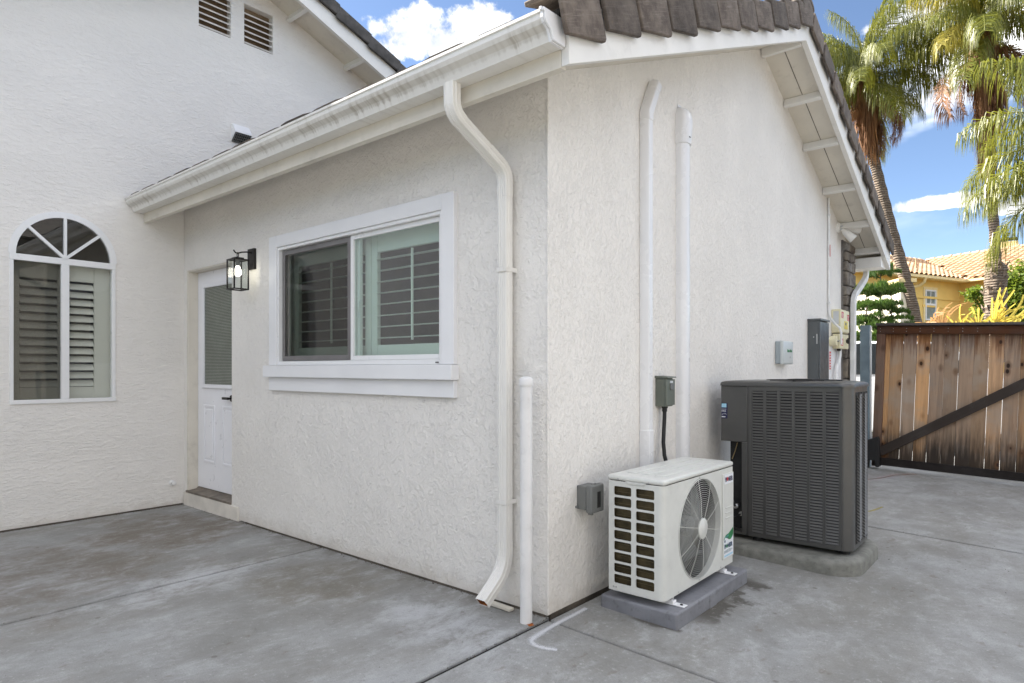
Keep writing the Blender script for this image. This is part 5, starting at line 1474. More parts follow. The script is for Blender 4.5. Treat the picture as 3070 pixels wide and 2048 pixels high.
# ------------------------------------------------------------------ gate
M['plank'] = wood_mat('plank', (0.60, 0.365, 0.20), (0.25, 0.11, 0.045), True, (0.36, 0.31, 0.26), 0.6)
M['rail'] = wood_mat('rail', (0.11, 0.05, 0.028), (0.04, 0.02, 0.014), False, (0.075, 0.055, 0.048), 0.6)
M['brace'] = wood_mat('brace', (0.060, 0.040, 0.030), (0.02, 0.014, 0.012), False, (0.085, 0.072, 0.065), 0.6)
M['cap_wood'] = wood_mat('cap_wood', (0.10, 0.085, 0.08), (0.045, 0.038, 0.036), False, (0.12, 0.11, 0.105), 0.6)
M['dark_rail'] = wood_mat('dark_rail', (0.022, 0.018, 0.017), (0.010, 0.009, 0.009), False, (0.04, 0.037, 0.036), 0.5)
gate = thing('gate', 'weathered wooden board gate with dark diagonal brace and capped top rail', 'gate', (.15, 6.62, .0))
gate.rotation_euler = (0, .036, 0)
GW = 3.3
def gpart(name, mat, x0, x1, y0, y1, z0, z1, bev=.003, along=2):
    """board with local z along its grain; coordinates relative to the gate"""
    cx_, cy_ = (x0 + x1) / 2, (y0 + y1) / 2
    me = MB()
    if along == 2:
        me.box(-(x1 - x0) / 2, (x1 - x0) / 2, -(y1 - y0) / 2, (y1 - y0) / 2, 0, z1 - z0)
        o = me.build(name, mat, None, bevel=bev); o.location = (cx_, cy_, z0)
    else:
        me.box(-(z1 - z0) / 2, (z1 - z0) / 2, -(y1 - y0) / 2, (y1 - y0) / 2, 0, x1 - x0)
        o = me.build(name, mat, None, bevel=bev); o.location = (x0, cy_, (z0 + z1) / 2); o.rotation_euler = (0, R(90), 0)
    o.parent = gate
    return o
px_ = .096
rg = random.Random(3)
k = 0
while px_ < GW:
    w_ = .054 if k == 0 else .1385
    nx_ = px_ + (.054 if k == 0 else .1425)
    gap = rg.choice((.0005, .0012, .0025, .004))
    o = gpart('plank', M['plank'], px_ + .0005, nx_ - gap, .012 + rg.uniform(-.002, .002), .030 + rg.uniform(-.002, .002), .035 + rg.uniform(0, .01), 1.79, .002)
    px_ = nx_; k += 1
gpart('post', M['rail'], 0.0, .0955, -.03, .035, .02, 1.79, .004)
M['stile'] = wood_mat('stile', (0.22, 0.105, 0.05), (0.09, 0.035, 0.015), True, (0.16, 0.12, 0.10), 0.5)
gate.children[-1].data.materials[0] = M['stile']
gpart('top_rail', M['rail'], 0.0, GW, -.031 - .004, .0105, 1.688, 1.785, .004, 0)
gpart('cap', M['cap_wood'], -.01, GW + .02, -.068, .060, 1.7905, 1.822, .004, 0)
gpart('bottom_rail', M['dark_rail'], .0965, GW, -.030, .010, .040, .135, .004, 0)
# diagonal brace
a = Vector((.10, -.016, .215)); b_ = Vector((GW - .3, -.016, .215 + (GW - .4) * .668))
bl_ = (b_ - a).length
me = MB(); me.box(-.055, .055, -.019, .0275, -.02, bl_)
o = me.build('brace', M['brace'], None, bevel=.004); o.parent = gate; o.location = a; o.rotation_euler = (0, math.atan2(b_.x - a.x, b_.z - a.z), 0)
mb = MB()
for z in (1.72, 1.755):
    for k in range(8): mb.lathe((.04 + k * .142, -.035, z), [(.004, 0), (.0035, -.002)], (0, 1, 0), 8)
o = mb.build('nail', M['steel'], None); o.parent = gate
pst = thing('gate_post', 'blue-grey steel gate post beside the wooden gate', 'post', (.08, 6.65, 0))
mb = MB()
c_prof = [(.020, 6.60), (.128, 6.60), (.128, 6.70), (.118, 6.70), (.118, 6.612), (.095, 6.612), (.090, 6.606), (.060, 6.606), (.055, 6.612), (.030, 6.612), (.030, 6.70), (.020, 6.70)]
mb.loft([[(a, b_, z) for a, b_ in c_prof] for z in (-.05, 1.80)]); mb.build('channel', M['galv'], pst, bevel=0.002)
mb = MB(); mb.box(.1285, .142, 6.62, 6.66, .35, 1.79); mb.build('flange', M['conduit'], pst)
bf = thing('gate_bracket', 'black metal foot bracket at the lower hinge corner of the gate', 'bracket', (.15, 6.5, 0))
mb = MB(); mb.loft([[(.085, y, .0 + gz(.085)), (.125, y, .0 + gz(.1)), (.14, y, .10), (.205, y, .10), (.215, y, .02), (.25, y, .02), (.25, y, .36), (.235, y, .40), (.085, y, .335)] for y in (6.49, 6.585)]); mb.build('body', M['black_rubber'], bf, bevel=0.004)
p2_ = thing('gate_post', 'wooden latch post at the far end of the gate', 'post', (3.55, 6.65, -.15))
mb = MB(); mb.box(3.50, 3.60, 6.60, 6.70, -.2, 1.75); mb.build('post', M['rail'], p2_, bevel=.005)
# ------------------------------------------------------------------ beyond the frame: garden wall, and an unseen house added to block low sky light
nh = thing('house', 'unseen grey neighbouring house added to block low sky across the side yard', 'house', (11, -2, -.35))
gw = MB(); gw.box(7.6, 14, -10, 5.2, -.4, 4.2); gw.build('wall', M['fence_brown'], nh)
gw = MB(); gw.loft([[(7.2, y, 4.2), (14.4, y, 4.2), (10.8, y, 5.6)] for y in (-10.3, 5.5)]); gw.build('roof', M['tile_dark'], nh)
gw = MB(); gw.box(-13, 6.9, -11.5, -11.2, -.4, 1.8)
o = gw.build('garden_wall', M['fence_brown'], None, off=Vector((-3, -11.3, -.3))); o.location = (-3, -11.3, -.3)
tag(o, 'grey garden wall closing the back of the yard', 'wall')

# ------------------------------------------------------------------ palms
M['frond_green'] = leaf_mat('frond_green', (0.028, 0.055, 0.008), (0.25, 0.25, 0.04), 0.34, 0.36)
M['frond_yellow'] = leaf_mat('frond_yellow', (0.17, 0.17, 0.022), (0.42, 0.35, 0.07), 0.40, 0.45)
M['frond_dead'] = leaf_mat('frond_dead', (0.13, 0.058, 0.026), (0.36, 0.19, 0.095), 0.2, 0.7)
M['fan_yellow'] = leaf_mat('fan_yellow', (0.40, 0.34, 0.06), (0.70, 0.56, 0.14), 0.4, 0.4)
M['fan_brown'] = leaf_mat('fan_brown', (0.25, 0.12, 0.055), (0.48, 0.29, 0.15), 0.3, 0.6)
M['leaf_bush'] = leaf_mat('leaf_bush', (0.035, 0.075, 0.012), (0.24, 0.31, 0.045), 0.35, 0.4)
M['needle'] = leaf_mat('needle', (0.018, 0.060, 0.010), (0.10, 0.17, 0.025), 0.25, 0.5)
M['cypress'] = leaf_mat('cypress', (0.02, 0.045, 0.012), (0.06, 0.10, 0.02), 0.15, 0.6)

def bark_mat(name, c1, c2, ring=28):
    m, t, b = mat_new(name)
    v = tcoord(t, scale=(1, 1, 1)); vz = tcoord(t, scale=(.6, .6, 1.0))
    wv = N(t, 'ShaderNodeTexWave', wave_type='BANDS', bands_direction='Z', i_Scale=ring / 6.28)
    wv.inputs['Distortion'].default_value = 3.0; wv.inputs['Detail'].default_value = 3; wv.inputs['Detail Scale'].default_value = 2
    L(t, vz, wv.inputs['Vector'])
    n1 = noise(t, v, 9, 7, 0.65)
    c = MIXC(t, SSTEP(t, n1, .3, .7), c1, c2)
    c = MIXC(t, SSTEP(t, wv.outputs['Fac'], .55, .95, 0, .55), c, tuple(x * .35 for x in c1))
    L(t, c, b.inputs['Base Color']); b.inputs['Roughness'].default_value = .9
    bump(t, b, MATH(t, 'ADD', n1, MATH(t, 'MULTIPLY', wv.outputs['Fac'], 1.0)), .03, .9)
    return m
M['bark'] = bark_mat('bark', (0.14, 0.105, 0.075), (0.27, 0.21, 0.16))
M['bark_boots'] = bark_mat('bark_boots', (0.16, 0.11, 0.075), (0.36, 0.28, 0.21), 10)

def frond_mesh(name, mat, length, elev, droop, hang, nleaf, lw, rng, leaflen=0.55):
    """rachis in the x-z plane from the origin outward; gravity is -z"""
    mb = MB()
    pts = []; e = elev; p = Vector((0, 0, 0)); n = 14
    for i in range(n + 1):
        pts.append(p.copy()); p = p + Vector((math.cos(e), 0, math.sin(e))) * (length / n); e -= droop / n * (0.5 + i / n)
    mb.tube(pts, [0.022 * (1 - .85 * i / n) + .003 for i in range(n + 1)], 4)
    for k in range(nleaf):
        f = .12 + .88 * (k + rng.random()) / nleaf
        i = min(int(f * n), n - 1); u = f * n - i
        q = pts[i].lerp(pts[i + 1], u); tg = (pts[i + 1] - pts[i]).normalized()
        sd = 1 if k % 2 else -1
        ll = leaflen * (0.55 + .6 * math.sin(math.pi * min(1, f * 1.05)) ** .7) * rng.uniform(.75, 1.15)
        d = (Vector((0, sd, 0)) * rng.uniform(.5, 1.0) + tg * rng.uniform(.35, .8) + Vector((0, 0, rng.uniform(-.2, .6)))).normalized()
        wv = (tg - d * tg.dot(d)).normalized() * lw * .5
        a = q; segs = []
        for s in range(4):
            segs.append(a.copy())
            g_ = hang * (s + .6) / 3
            d2 = (d * (1 - min(.95, g_)) + Vector((0, 0, -1)) * g_ + Vector((rng.uniform(-.08, .08), rng.uniform(-.08, .08), 0))).normalized()
            a = a + d2 * ll / 3
        o = len(mb.v)
        ws = (.6, 1.0, .8, .12)
        for s in range(4):
            mb.v += [segs[s] - wv * ws[s], segs[s] + wv * ws[s]]
        for s in range(3): mb.f.append((o + 2 * s, o + 2 * s + 1, o + 2 * s + 3, o + 2 * s + 2))
    me = bpy.data.meshes.new(name); me.from_pydata([tuple(v) for v in mb.v], [], mb.f); me.materials.append(mat)
    return me
rp_ = random.Random(21)
FR = {}
for i, (el, dr) in enumerate(((82, 50), (66, 75), (48, 95), (28, 95), (8, 80), (-18, 60))):
    FR[('g', i)] = [frond_mesh('frond', M['frond_green'], 2.7, R(el), R(dr), 1.4, 250, .019, rp_, .95) for _ in range(2)]
    FR[('y', i)] = [frond_mesh('frond', M['frond_yellow'], 2.6, R(el), R(dr), 1.4, 230, .019, rp_, .95) for _ in range(1)]
FR['d'] = [frond_mesh('dead_frond', M['frond_dead'], 2.3, R(-5), R(150), 1.25, 230, .020, rp_, .70) for _ in range(2)] + [frond_mesh('dead_frond', M['frond_dead'], 2.0, R(-50), R(75), 1.25, 210, .020, rp_, .7)]

def trunk(mb, pts, rads, n=14, boots=None):
    mb.tube(pts, rads, n)
def curve_pts(ctrl, n=24):
    ctrl = [Vector(c) for c in ctrl]; out = []
    for i in range(len(ctrl) - 1):
        p0 = ctrl[max(i - 1, 0)]; p1 = ctrl[i]; p2 = ctrl[i + 1]; p3 = ctrl[min(i + 2, len(ctrl) - 1)]
        for s in range(n // (len(ctrl) - 1)):
            u = s / (n // (len(ctrl) - 1))
            out.append(0.5 * ((2 * p1) + (p2 - p0) * u + (2 * p0 - 5 * p1 + 4 * p2 - p3) * u * u + (3 * p1 - p0 - 3 * p2 + p3) * u ** 3))
    out.append(ctrl[-1]); return out

def palm(label, ctrl, r0, r1, crown_plan, rng, boots=(), shag=0, shag_from=.75):
    ctrl = [Vector(c) for c in ctrl]
    base = ctrl[0].copy()
    t = thing('palm_tree', label, 'palm tree', base, 'tall palms beyond the gate')
    pts = curve_pts(ctrl, 48); n = len(pts)
    rads = []
    for i in range(n):
        f = i / (n - 1); r = r0 + (r1 - r0) * f
        r *= 1 + .05 * (1 if i % 2 else -1)
        for (f0, f1, k) in boots:
            if f0 <= f <= f1: r *= k
        rads.append(r)
    mb = MB(); trunk(mb, pts, rads, 14); mb.build('trunk', M['bark'], t, smooth=70)
    for (f0, f1, k) in boots:                     # old leaf bases that sleeve the stem
        bt = MB()
        for j in range(120):
            f = rng.uniform(f0, f1); i = int(f * (n - 1)); a = rng.uniform(0, 6.28)
            u = Vector((math.cos(a), math.sin(a), 0)); r = rads[i] * .93
            p = pts[i] + u * r; s = Vector((-u.y, u.x, 0)) * rng.uniform(.03, .07)
            tip = p + u * rng.uniform(.02, .09) + Vector((rng.uniform(-.04, .04), rng.uniform(-.04, .04), rng.uniform(.10, .30)))
            bt.loft([[p - s, p + s, p + s - u * .03, p - s - u * .03], [tip - s * .35, tip + s * .35, tip + s * .3 - u * .012, tip - s * .3 - u * .012]])
        bt.build('leaf_bases', M['bark_boots'], t)['kind'] = 'stuff'
    top = pts[-1]
    for (kind, lv, az, sc) in crown_plan:
        me = rng.choice(FR['d']) if kind == 'd' else rng.choice(FR[(kind, lv)])
        o = bpy.data.objects.new('dead_frond' if kind == 'd' else 'frond', me); col.objects.link(o); o.parent = t
        o.location = top - base + Vector((0, 0, -.12 * lv + .2 if kind != 'd' else -rng.uniform(.5, 1.3))); o.rotation_euler = (0, 0, az); o.scale = (sc,) * 3
    if shag:                                      # fibrous dead skirt down the stem
        sk = MB()
        for j in range(shag):
            f = rng.uniform(shag_from, 1.0); i = int(f * (n - 1)); a = rng.uniform(0, 6.28)
            u = Vector((math.cos(a), math.sin(a), 0)); p = pts[i] + u * rads[i] * rng.uniform(.9, 1.5); s = Vector((-u.y, u.x, 0)) * rng.uniform(.008, .022)
            q1 = p + u * rng.uniform(.0, .10) + Vector((0, 0, -rng.uniform(.2, .6))); q2 = q1 + Vector((rng.uniform(-.06, .06), rng.uniform(-.06, .06), -rng.uniform(.2, .6)))
            o_ = len(sk.v); sk.v += [p - s, p + s, q1 - s, q1 + s, q2]; sk.f += [(o_, o_ + 1, o_ + 3, o_ + 2), (o_ + 2, o_ + 3, o_ + 4)]
        me = bpy.data.meshes.new('dead_skirt'); me.from_pydata([tuple(v - base) for v in sk.v], [], sk.f); me.materials.append(M['frond_dead'])
        o = bpy.data.objects.new('dead_skirt', me); col.objects.link(o); o.parent = t
    return t

GZ = gz(7) - .09
def gpt(px, depth):
    """ground point straight below a column of the picture at a distance"""
    p = at_depth(px, 1105, depth); p.z = GZ; return p
# azimuth helper: camera right is world angle of r
RA = math.atan2(math.cos(R(49.75)), math.sin(R(49.75)))     # angle of the camera-right direction
rg1 = random.Random(4)
plan = []
for lv, cnt in ((0, 3), (1, 4), (2, 5), (3, 6), (4, 6), (5, 5)):
    for j in range(cnt): plan.append(('y' if rg1.random() < .12 else 'g', lv, RA + (j + rg1.random() * .8) * 6.283 / cnt + lv, rg1.uniform(.85, 1.1) * .95))
for az in (-.15, 0.1, 0.3, -.35, 3.6, -.05): plan.append(('d', 5, RA + az, rg1.uniform(.75, 1.0)))
D1 = 20.0
pb = gpt(2790, D1)
palm('leaning tall palm with drooping fronds and a brown dead skirt, nearest the roof edge', [pb, at_depth(2742, 950, D1), at_depth(2660, 640, D1), at_depth(2605, 400, D1), at_depth(2590, 215, D1)], .19, .13, plan, rg1, ((.80, .97, 1.8),), 900, .74)
plan2 = []
for lv, cnt in ((0, 3), (1, 4), (2, 6), (3, 7), (4, 5), (5, 2)):
    for j in range(cnt): plan2.append(('y' if rg1.random() < .14 else 'g', lv, RA + (j + rg1.random() * .8) * 6.283 / cnt + lv, rg1.uniform(.85, 1.1)))
for az in (2.9, 3.3, 0.1, 0.4, -.3, -.7, .8): plan2.append(('d', 5, RA + az, rg1.uniform(.85, 1.15)))
D2 = 17.5
palm('straight tall palm with shaggy leaf-base sleeve, in front of the yellow house', [gpt(2988, D2), at_depth(2985, 940, D2), at_depth(2984, 740, D2), at_depth(2966, 520, D2), at_depth(2950, 300, D2), at_depth(2940, 75, D2)], .135, .105, plan2, rg1, ((.12, .345, 2.0), (.86, .99, 2.2)), 1100, .66)
plan3 = []
for lv, cnt in ((1, 4), (2, 6), (3, 6), (4, 6), (5, 3)):
    for j in range(cnt): plan3.append(('g' if rg1.random() < .85 else 'y', lv, RA + (j + rg1.random() * .8) * 6.283 / cnt + lv * .7, rg1.uniform(.85, 1.1)))
D3 = 13.0
palm('palm with feathery green arching fronds hanging across the straight palm stem', [gpt(3330, D3), at_depth(3330, 800, D3), at_depth(3325, 420, D3)], .16, .13, plan3, rg1)

# ------------------------------------------------------------------ fan palms right behind the gate
def fan_leaf(mat, n, spread, length, curl0, rng):
    mb = MB()
    for k in range(n):
        a = -spread / 2 + spread * k / (n - 1) + rng.uniform(-.06, .06)
        curl = curl0 * rng.uniform(.3, 1.9)
        d = Vector((math.sin(a), 0, math.cos(a))); sd = Vector((math.cos(a), 0, -math.sin(a)))
        ll = length * rng.choice((.6, .85, .95, 1.0, 1.1)) * rng.uniform(.9, 1.08) * (1 - .15 * abs(a) / (spread / 2))
        w_ = length * .020
        p = Vector((0, 0, 0)); o = len(mb.v); S = 6
        for s in range(S + 1):
            f = s / S; ww = w_ * (0.25 + 1.1 * math.sin(math.pi * min(f * .72 + .08, 1)))
            q = d * ll * f + Vector((0, -curl * f * f * ll, -curl * .9 * f ** 3 * ll))
            mb.v += [q - sd * ww + Vector((0, .25 * ww, 0)), q, q + sd * ww + Vector((0, .25 * ww, 0))]
        for s in range(S):
            b0 = o + 3 * s; mb.f += [(b0, b0 + 1, b0 + 4, b0 + 3), (b0 + 1, b0 + 2, b0 + 5, b0 + 4)]
    me = bpy.data.meshes.new('leaf'); me.from_pydata([tuple(v) for v in mb.v], [], mb.f); me.materials.append(mat)
    return me
rf = random.Random(9)
fm = {'y': [fan_leaf(M['fan_yellow'], 11, R(105), .66, .25, rf), fan_leaf(M['fan_yellow'], 12, R(125), .74, .45, rf)], 'b': [fan_leaf(M['fan_brown'], 13, R(120), .80, .30, rf)]}
FY = R(40.25)
def fan_palm(label, px, depth, leaves):
    b = gpt(px, depth)
    t = thing('fan_palm', label, 'palm shrub', b, 'low fan palms behind the gate')
    st = MB(); crown = Vector((b.x, b.y, 1.15)); st.tube([b, b.lerp(crown, .5) + Vector((.02, 0, 0)), crown], [.09, .08, .06], 10); st.build('stem', M['bark_boots'], t, smooth=60)
    pe = MB()
    for (kind, lx, ly, roll, yaw, sc, pitch_) in leaves:
        tip = at_depth(lx, ly, depth)
        me = rf.choice(fm[kind])
        o = bpy.data.objects.new('leaf', me); col.objects.link(o); o.parent = t; o.location = tip - b
        o.rotation_euler = (Matrix.Rotation(FY + yaw, 4, 'Z') @ Matrix.Rotation(pitch_, 4, 'X') @ Matrix.Rotation(roll, 4, 'Y')).to_euler(); o.scale = (sc,) * 3
        pe.tube([crown, crown.lerp(tip, .6) + Vector((0, 0, .05)), tip], .009, 5)
    pe.build('petiole', M['fan_yellow'] if leaves[0][0] == 'y' else M['fan_brown'], t)
fan_palm('low fan palm with a withered brown leaf behind the gate', 2830, 10.6, [('b', 2828, 985, R(-45), 0, .85, 0), ('b', 2800, 992, R(-75), .1, .75, R(20))])
fan_palm('low fan palm with bright yellow upright leaves behind the gate', 2900, 10.4, [('y', 2886, 990, R(-38), .2, .75, 0), ('y', 2935, 988, R(12), -.3, .75, R(-10))])
fan_palm('low fan palm with arching yellow leaves in front of the shaggy palm stem', 3000, 10.2, [('y', 2972, 972, R(52), .1, 1.05, 0), ('y', 2985, 985, R(5), .3, .8, R(10)), ('y', 2992, 985, R(78), 0, 1.0, R(-25))])

# ------------------------------------------------------------------ tiered conifer
rc = random.Random(12)
def tier_branch(length, rng):
    mb = MB()
    ax = [Vector((length * f, 0, .10 * length * math.sin(f * 2.2) - .06 * length * f)) for f in [i / 6 for i in range(7)]]
    mb.tube(ax, [.012 * (1 - .8 * i / 6) for i in range(7)], 4)
    for k in range(300):
        f = rng.uniform(.10, 1.0); i = min(int(f * 6), 5); q = ax[i].lerp(ax[i + 1], f * 6 - i)
        side = rng.uniform(-1, 1) * .22 * (1.15 - f) * 1.6
        q = q + Vector((abs(side) * .5, side, rng.uniform(-.015, .02)))
        d = Vector((rng.uniform(-.1, .5), rng.uniform(-.5, .5) + side, rng.uniform(.35, 1.0))).normalized() * rng.uniform(.05, .10)
        w = Vector((-d.y, d.x, 0)).normalized() * .010 if d.xy.length > 1e-3 else Vector((.01, 0, 0))
        o = len(mb.v); mb.v += [q - w, q + w, q + d * .6 + w * .8, q + d * .6 - w * .8, q + d]; mb.f += [(o, o + 1, o + 2, o + 3), (o + 3, o + 2, o + 4)]
    me = bpy.data.meshes.new('branch'); me.from_pydata([tuple(v) for v in mb.v], [], mb.f); me.materials.append(M['needle']); return me
TB = [tier_branch(.75, rc) for _ in range(3)]
cb_ = gpt(2640, 12.5)
con = thing('conifer', 'tiered dark green conifer with flat whorled branches between eave and leaning palm', 'conifer', cb_)
for (px, h, rr) in ((2598, 2.9, 1.0), (2640, 3.35, 1.1), (2672, 2.9, .85)):
    b = gpt(px, 12.5 + rc.uniform(-.3, .3)); tp_ = Vector((b.x, b.y, h))
    q = MB(); q.tube([b, b.lerp(tp_, .5), tp_], [.035, .025, .006], 8); q.build('stem', M['bark'], con, smooth=60)
    z = .2; lvl = 0
    while z < h - .1:
        f = (z - .2) / (h - .2); ln = rr * (1.10 - .75 * f)
        nb = 6
        for k in range(nb):
            az = k * 6.283 / nb + lvl * .6 + rc.uniform(-.2, .2)
            o = bpy.data.objects.new('branch', rc.choice(TB)); col.objects.link(o); o.parent = con
            o.location = Vector((b.x, b.y, z + rc.uniform(-.07, .07))) - cb_; o.rotation_euler = (rc.uniform(-.25, .25), rc.uniform(-.22, .26), az); ln2 = ln * rc.uniform(.6, 1.15); o.scale = (ln2, ln2, rc.uniform(.9, 1.5))
        z += rc.uniform(.27, .36); lvl += 1

# ------------------------------------------------------------------ broadleaf tree and cypress
def leaf_crown(lobes, n, size, rng, base, shell=.55):
    mb = MB()
    tot = sum(l[3] ** 2 for l in lobes)
    for (c, sx, sz, r) in lobes:
        for k in range(int(n * r * r / tot)):
            u = Vector((rng.gauss(0, 1), rng.gauss(0, 1), rng.gauss(0, 1))).normalized()
            rad = (shell + (1 - shell) * rng.random() ** .5)
            nz = .78 + .5 * mnoise.noise(Vector((u.x * 2.1 + c.x, u.y * 2.1 + c.y, u.z * 2.1)))
            p = c + Vector((u.x * r * sx, u.y * r * sx, u.z * r * sz)) * rad * nz
            d = Vector((rng.uniform(-1, 1), rng.uniform(-1, 1), rng.uniform(-.9, .4))).normalized()
            s = d.cross(Vector((rng.uniform(-1, 1), rng.uniform(-1, 1), 1))).normalized()
            l = size * rng.uniform(.7, 1.3); w = l * .32
            o = len(mb.v); mb.v += [p, p + d * l * .5 + s * w, p + d * l, p + d * l * .5 - s * w]; mb.f.append((o, o + 1, o + 2, o + 3))
    me = bpy.data.meshes.new('crown'); me.from_pydata([tuple(v - base) for v in mb.v], [], mb.f)
    return me
rl = random.Random(2)
hb = Vector((1, -12.5, -.35))  # unseen hedge added to cut low sky light from behind the camera
hg = thing('sky_block_hedge', 'unseen dark green hedge trees added to block low sky behind the garden wall', 'hedge', hb)
me = leaf_crown([(Vector((x, -12.8 + rl.uniform(-.4, .4), 2.4)), 1, 1.35, 1.9) for x in (-9, -7, -5, -3, -1, 1, 3, 5, 7)], 5200, .42, rl, hb, .2); me.materials.append(M['leaf_bush'])
o = bpy.data.objects.new('crown', me); col.objects.link(o); o.parent = hg
q = MB()
for x in (-8, -4, 0, 4): q.tube([(x, -12.8, -.4), (x + .1, -12.8, 2.6)], [.14, .06], 8)
q.build('trunk', M['bark'], hg)
DB = 21.0
tb = gpt(3060, DB)
bt = thing('broadleaf_tree', 'bushy light green tree beside the yellow house', 'tree', tb)
lobes = [(at_depth(3040, 870, DB), 1, .9, .75), (at_depth(2925, 880, DB), 1, .7, .45), (at_depth(3075, 830, DB), 1, .9, .8), (at_depth(2960, 925, DB), 1, .8, .55), (at_depth(3050, 930, DB), 1.1, .8, .8), (at_depth(3120, 880, DB), 1, 1, 1.0)]
me = leaf_crown(lobes, 6500, .13, rl, tb, .25); me.materials.append(M['leaf_bush'])
o = bpy.data.objects.new('crown', me); col.objects.link(o); o.parent = bt
q = MB(); q.tube([tb, at_depth(3068, 980, DB), at_depth(3060, 900, DB)], [.10, .08, .03], 8)
for l in lobes: q.tube([at_depth(3066, 970, DB), at_depth(3063, 930, DB).lerp(l[0], .5), l[0]], [.05, .03, .01], 6)
q.build('trunk', M['bark'], bt, smooth=60)
DC = 48.0
cyb = gpt(3012, DC)
cy = thing('cypress', 'distant slender dark cypress tip above the yellow house roof', 'tree', cyb)
tipz = at_depth(3014, 668, DC).z
lob = [(Vector((cyb.x, cyb.y, cyb.z + (tipz - cyb.z) * f)), 1, 2.4, .62 * (1 - f) ** .7 + .10) for f in (.1, .22, .34, .46, .56, .66, .74, .82, .88, .93, .97)]
me = leaf_crown(lob, 5200, .20, rl, cyb, .5); me.materials.append(M['cypress'])
o = bpy.data.objects.new('crown', me); col.objects.link(o); o.parent = cy
q = MB(); q.tube([cyb, Vector((cyb.x, cyb.y, tipz - .8))], [.15, .02], 8); q.build('trunk', M['bark'], cy)

# ------------------------------------------------------------------ yellow house with terracotta tiles
M['yellow'] = simple('yellow_stucco', (0.86, 0.60, 0.19), .9, var=.03, vscale=1.2, bmp=.004, bscale=30)
M['yellow_trim'] = simple('yellow_trim', (0.86, 0.68, 0.34), .6, var=.03)
def terracotta():
    m, t, b = mat_new('terracotta')
    oi = N(t, 'ShaderNodeObjectInfo'); v = tcoord(t)
    c = MIXC(t, oi.outputs['Random'], (0.44, 0.265, 0.145), (0.60, 0.42, 0.26))
    c = MIXC(t, SSTEP(t, noise(t, v, 8, 5), .4, .7, 0, .5), c, (0.34, 0.20, 0.125))
    L(t, c, b.inputs['Base Color']); b.inputs['Roughness'].default_value = .85; return m
M['terracotta'] = terracotta()
w1 = Vector((.393, .919, 0)); w2 = Vector((.919, -.393, 0)); ZU = Vector((0, 0, 1))
EZ2 = 5.24; SL = .40
Pc = at_depth(2891, 1105, 28.8); Pc.z = 0          # inner eave corner (plan)
def HP(u, s, z): q = Pc + w1 * u - w2 * s; q.z = z; return q     # u along wall one, s inward
yh = thing('house', 'yellow stucco house with terracotta barrel tile roof beyond the gate', 'house', HP(0, 2, GZ))
OV = .45
mb = MB()
def vquad(mb, a, b_, z0, z1): mb.quad(Vector((a.x, a.y, z0)), Vector((b_.x, b_.y, z0)), Vector((b_.x, b_.y, z1)), Vector((a.x, a.y, z1)))
vquad(mb, HP(-9, OV, 0), HP(OV, OV, 0), GZ, EZ2 + .1); 
vquad(mb, HP(OV, OV, 0), HP(OV, -2.2, 0), GZ, EZ2 + .1)
vquad(mb, HP(-9, OV, 0), HP(-9, 8.6, 0), GZ, EZ2 + .1); vquad(mb, HP(-9, 8.6, 0), HP(8.6, 8.6, 0), GZ, EZ2 + .1); vquad(mb, HP(8.6, 8.6, 0), HP(8.6, -2.2, 0), GZ, EZ2 + .1)
ge = [HP(OV, -2.2, GZ), HP(8.6, -2.2, GZ), HP(8.6, -2.2, EZ2 + .15), HP(4.5, -2.2, EZ2 + SL * 4.5 - .05), HP(OV, -2.2, EZ2 + .15)]
mb.add(ge, [(0, 1, 2, 3, 4)])
mb.build('wall', M['yellow'], yh)
ge2 = [HP(-9, OV, EZ2 + .1), HP(-9, 8.6, EZ2 + .1), HP(-9, 4.5, EZ2 + SL * 4.5 - .05)]
q = MB(); q.add(ge2, [(0, 1, 2)]); q.build('wall', M['yellow'], yh)
# raised plaster bands
q = MB()
for (u0, u1, z0, z1) in ((-9, OV - .02, 4.32, 4.42),): q.loft([[HP(u0, OV, z0), HP(u1, OV, z0), HP(u1, OV, z1), HP(u0, OV, z1)], [HP(u0, OV - .06, z0), HP(u1, OV - .06, z0), HP(u1, OV - .06, z1), HP(u0, OV - .06, z1)]])
for (u0, u1) in ((-4.6, -3.25), (-2.35, -.15)):
    for (z0, z1) in ((3.95, 4.05),): q.loft([[HP(u0, OV, z0), HP(u1, OV, z0), HP(u1, OV, z1), HP(u0, OV, z1)], [HP(u0, OV - .035, z0), HP(u1, OV - .035, z0), HP(u1, OV - .035, z1), HP(u0, OV - .035, z1)]])
q.build('plaster_band', M['yellow'], yh)
# window
def wbox(mb, u0, u1, z0, z1, s0, s1): mb.loft([[HP(u0, s0, z0), HP(u1, s0, z0), HP(u1, s0, z1), HP(u0, s0, z1)], [HP(u0, s1, z0), HP(u1, s1, z0), HP(u1, s1, z1), HP(u0, s1, z1)]])
def u_at(px):
    v = cam_dir(px, 1105); P = HP(0, OV, CAM.z); n = w2
    t = (P - CAM).dot(n) / v.dot(n); q = CAM + v * t - Pc; return q.dot(w1), t
ua, ta = u_at(2772); ub, tb2 = u_at(2804)
zt_ = CAM.z + (1105 - 868) / 1930 * ta; zm_ = CAM.z + (1105 - 912) / 1930 * ta; zb2_ = CAM.z + (1105 - 960) / 1930 * ta
q = MB(); F = .07
wbox(q, ua, ua + F, zb2_, zt_, OV - .05, OV + .02); wbox(q, ub - F, ub, zb2_, zt_, OV - .05, OV + .02); wbox(q, ua + F, ub - F, zt_ - F, zt_, OV - .05, OV + .02); wbox(q, ua + F, ub - F, zb2_, zb2_ + F, OV - .05, OV + .02); wbox(q, ua + F, ub - F, zm_ - .04, zm_ + .04, OV - .05, OV + .02)
yw = q.build('window', M['white_trim'], yh)
q = MB(); um = (ua + ub) / 2; zq = (zm_ + zt_) / 2
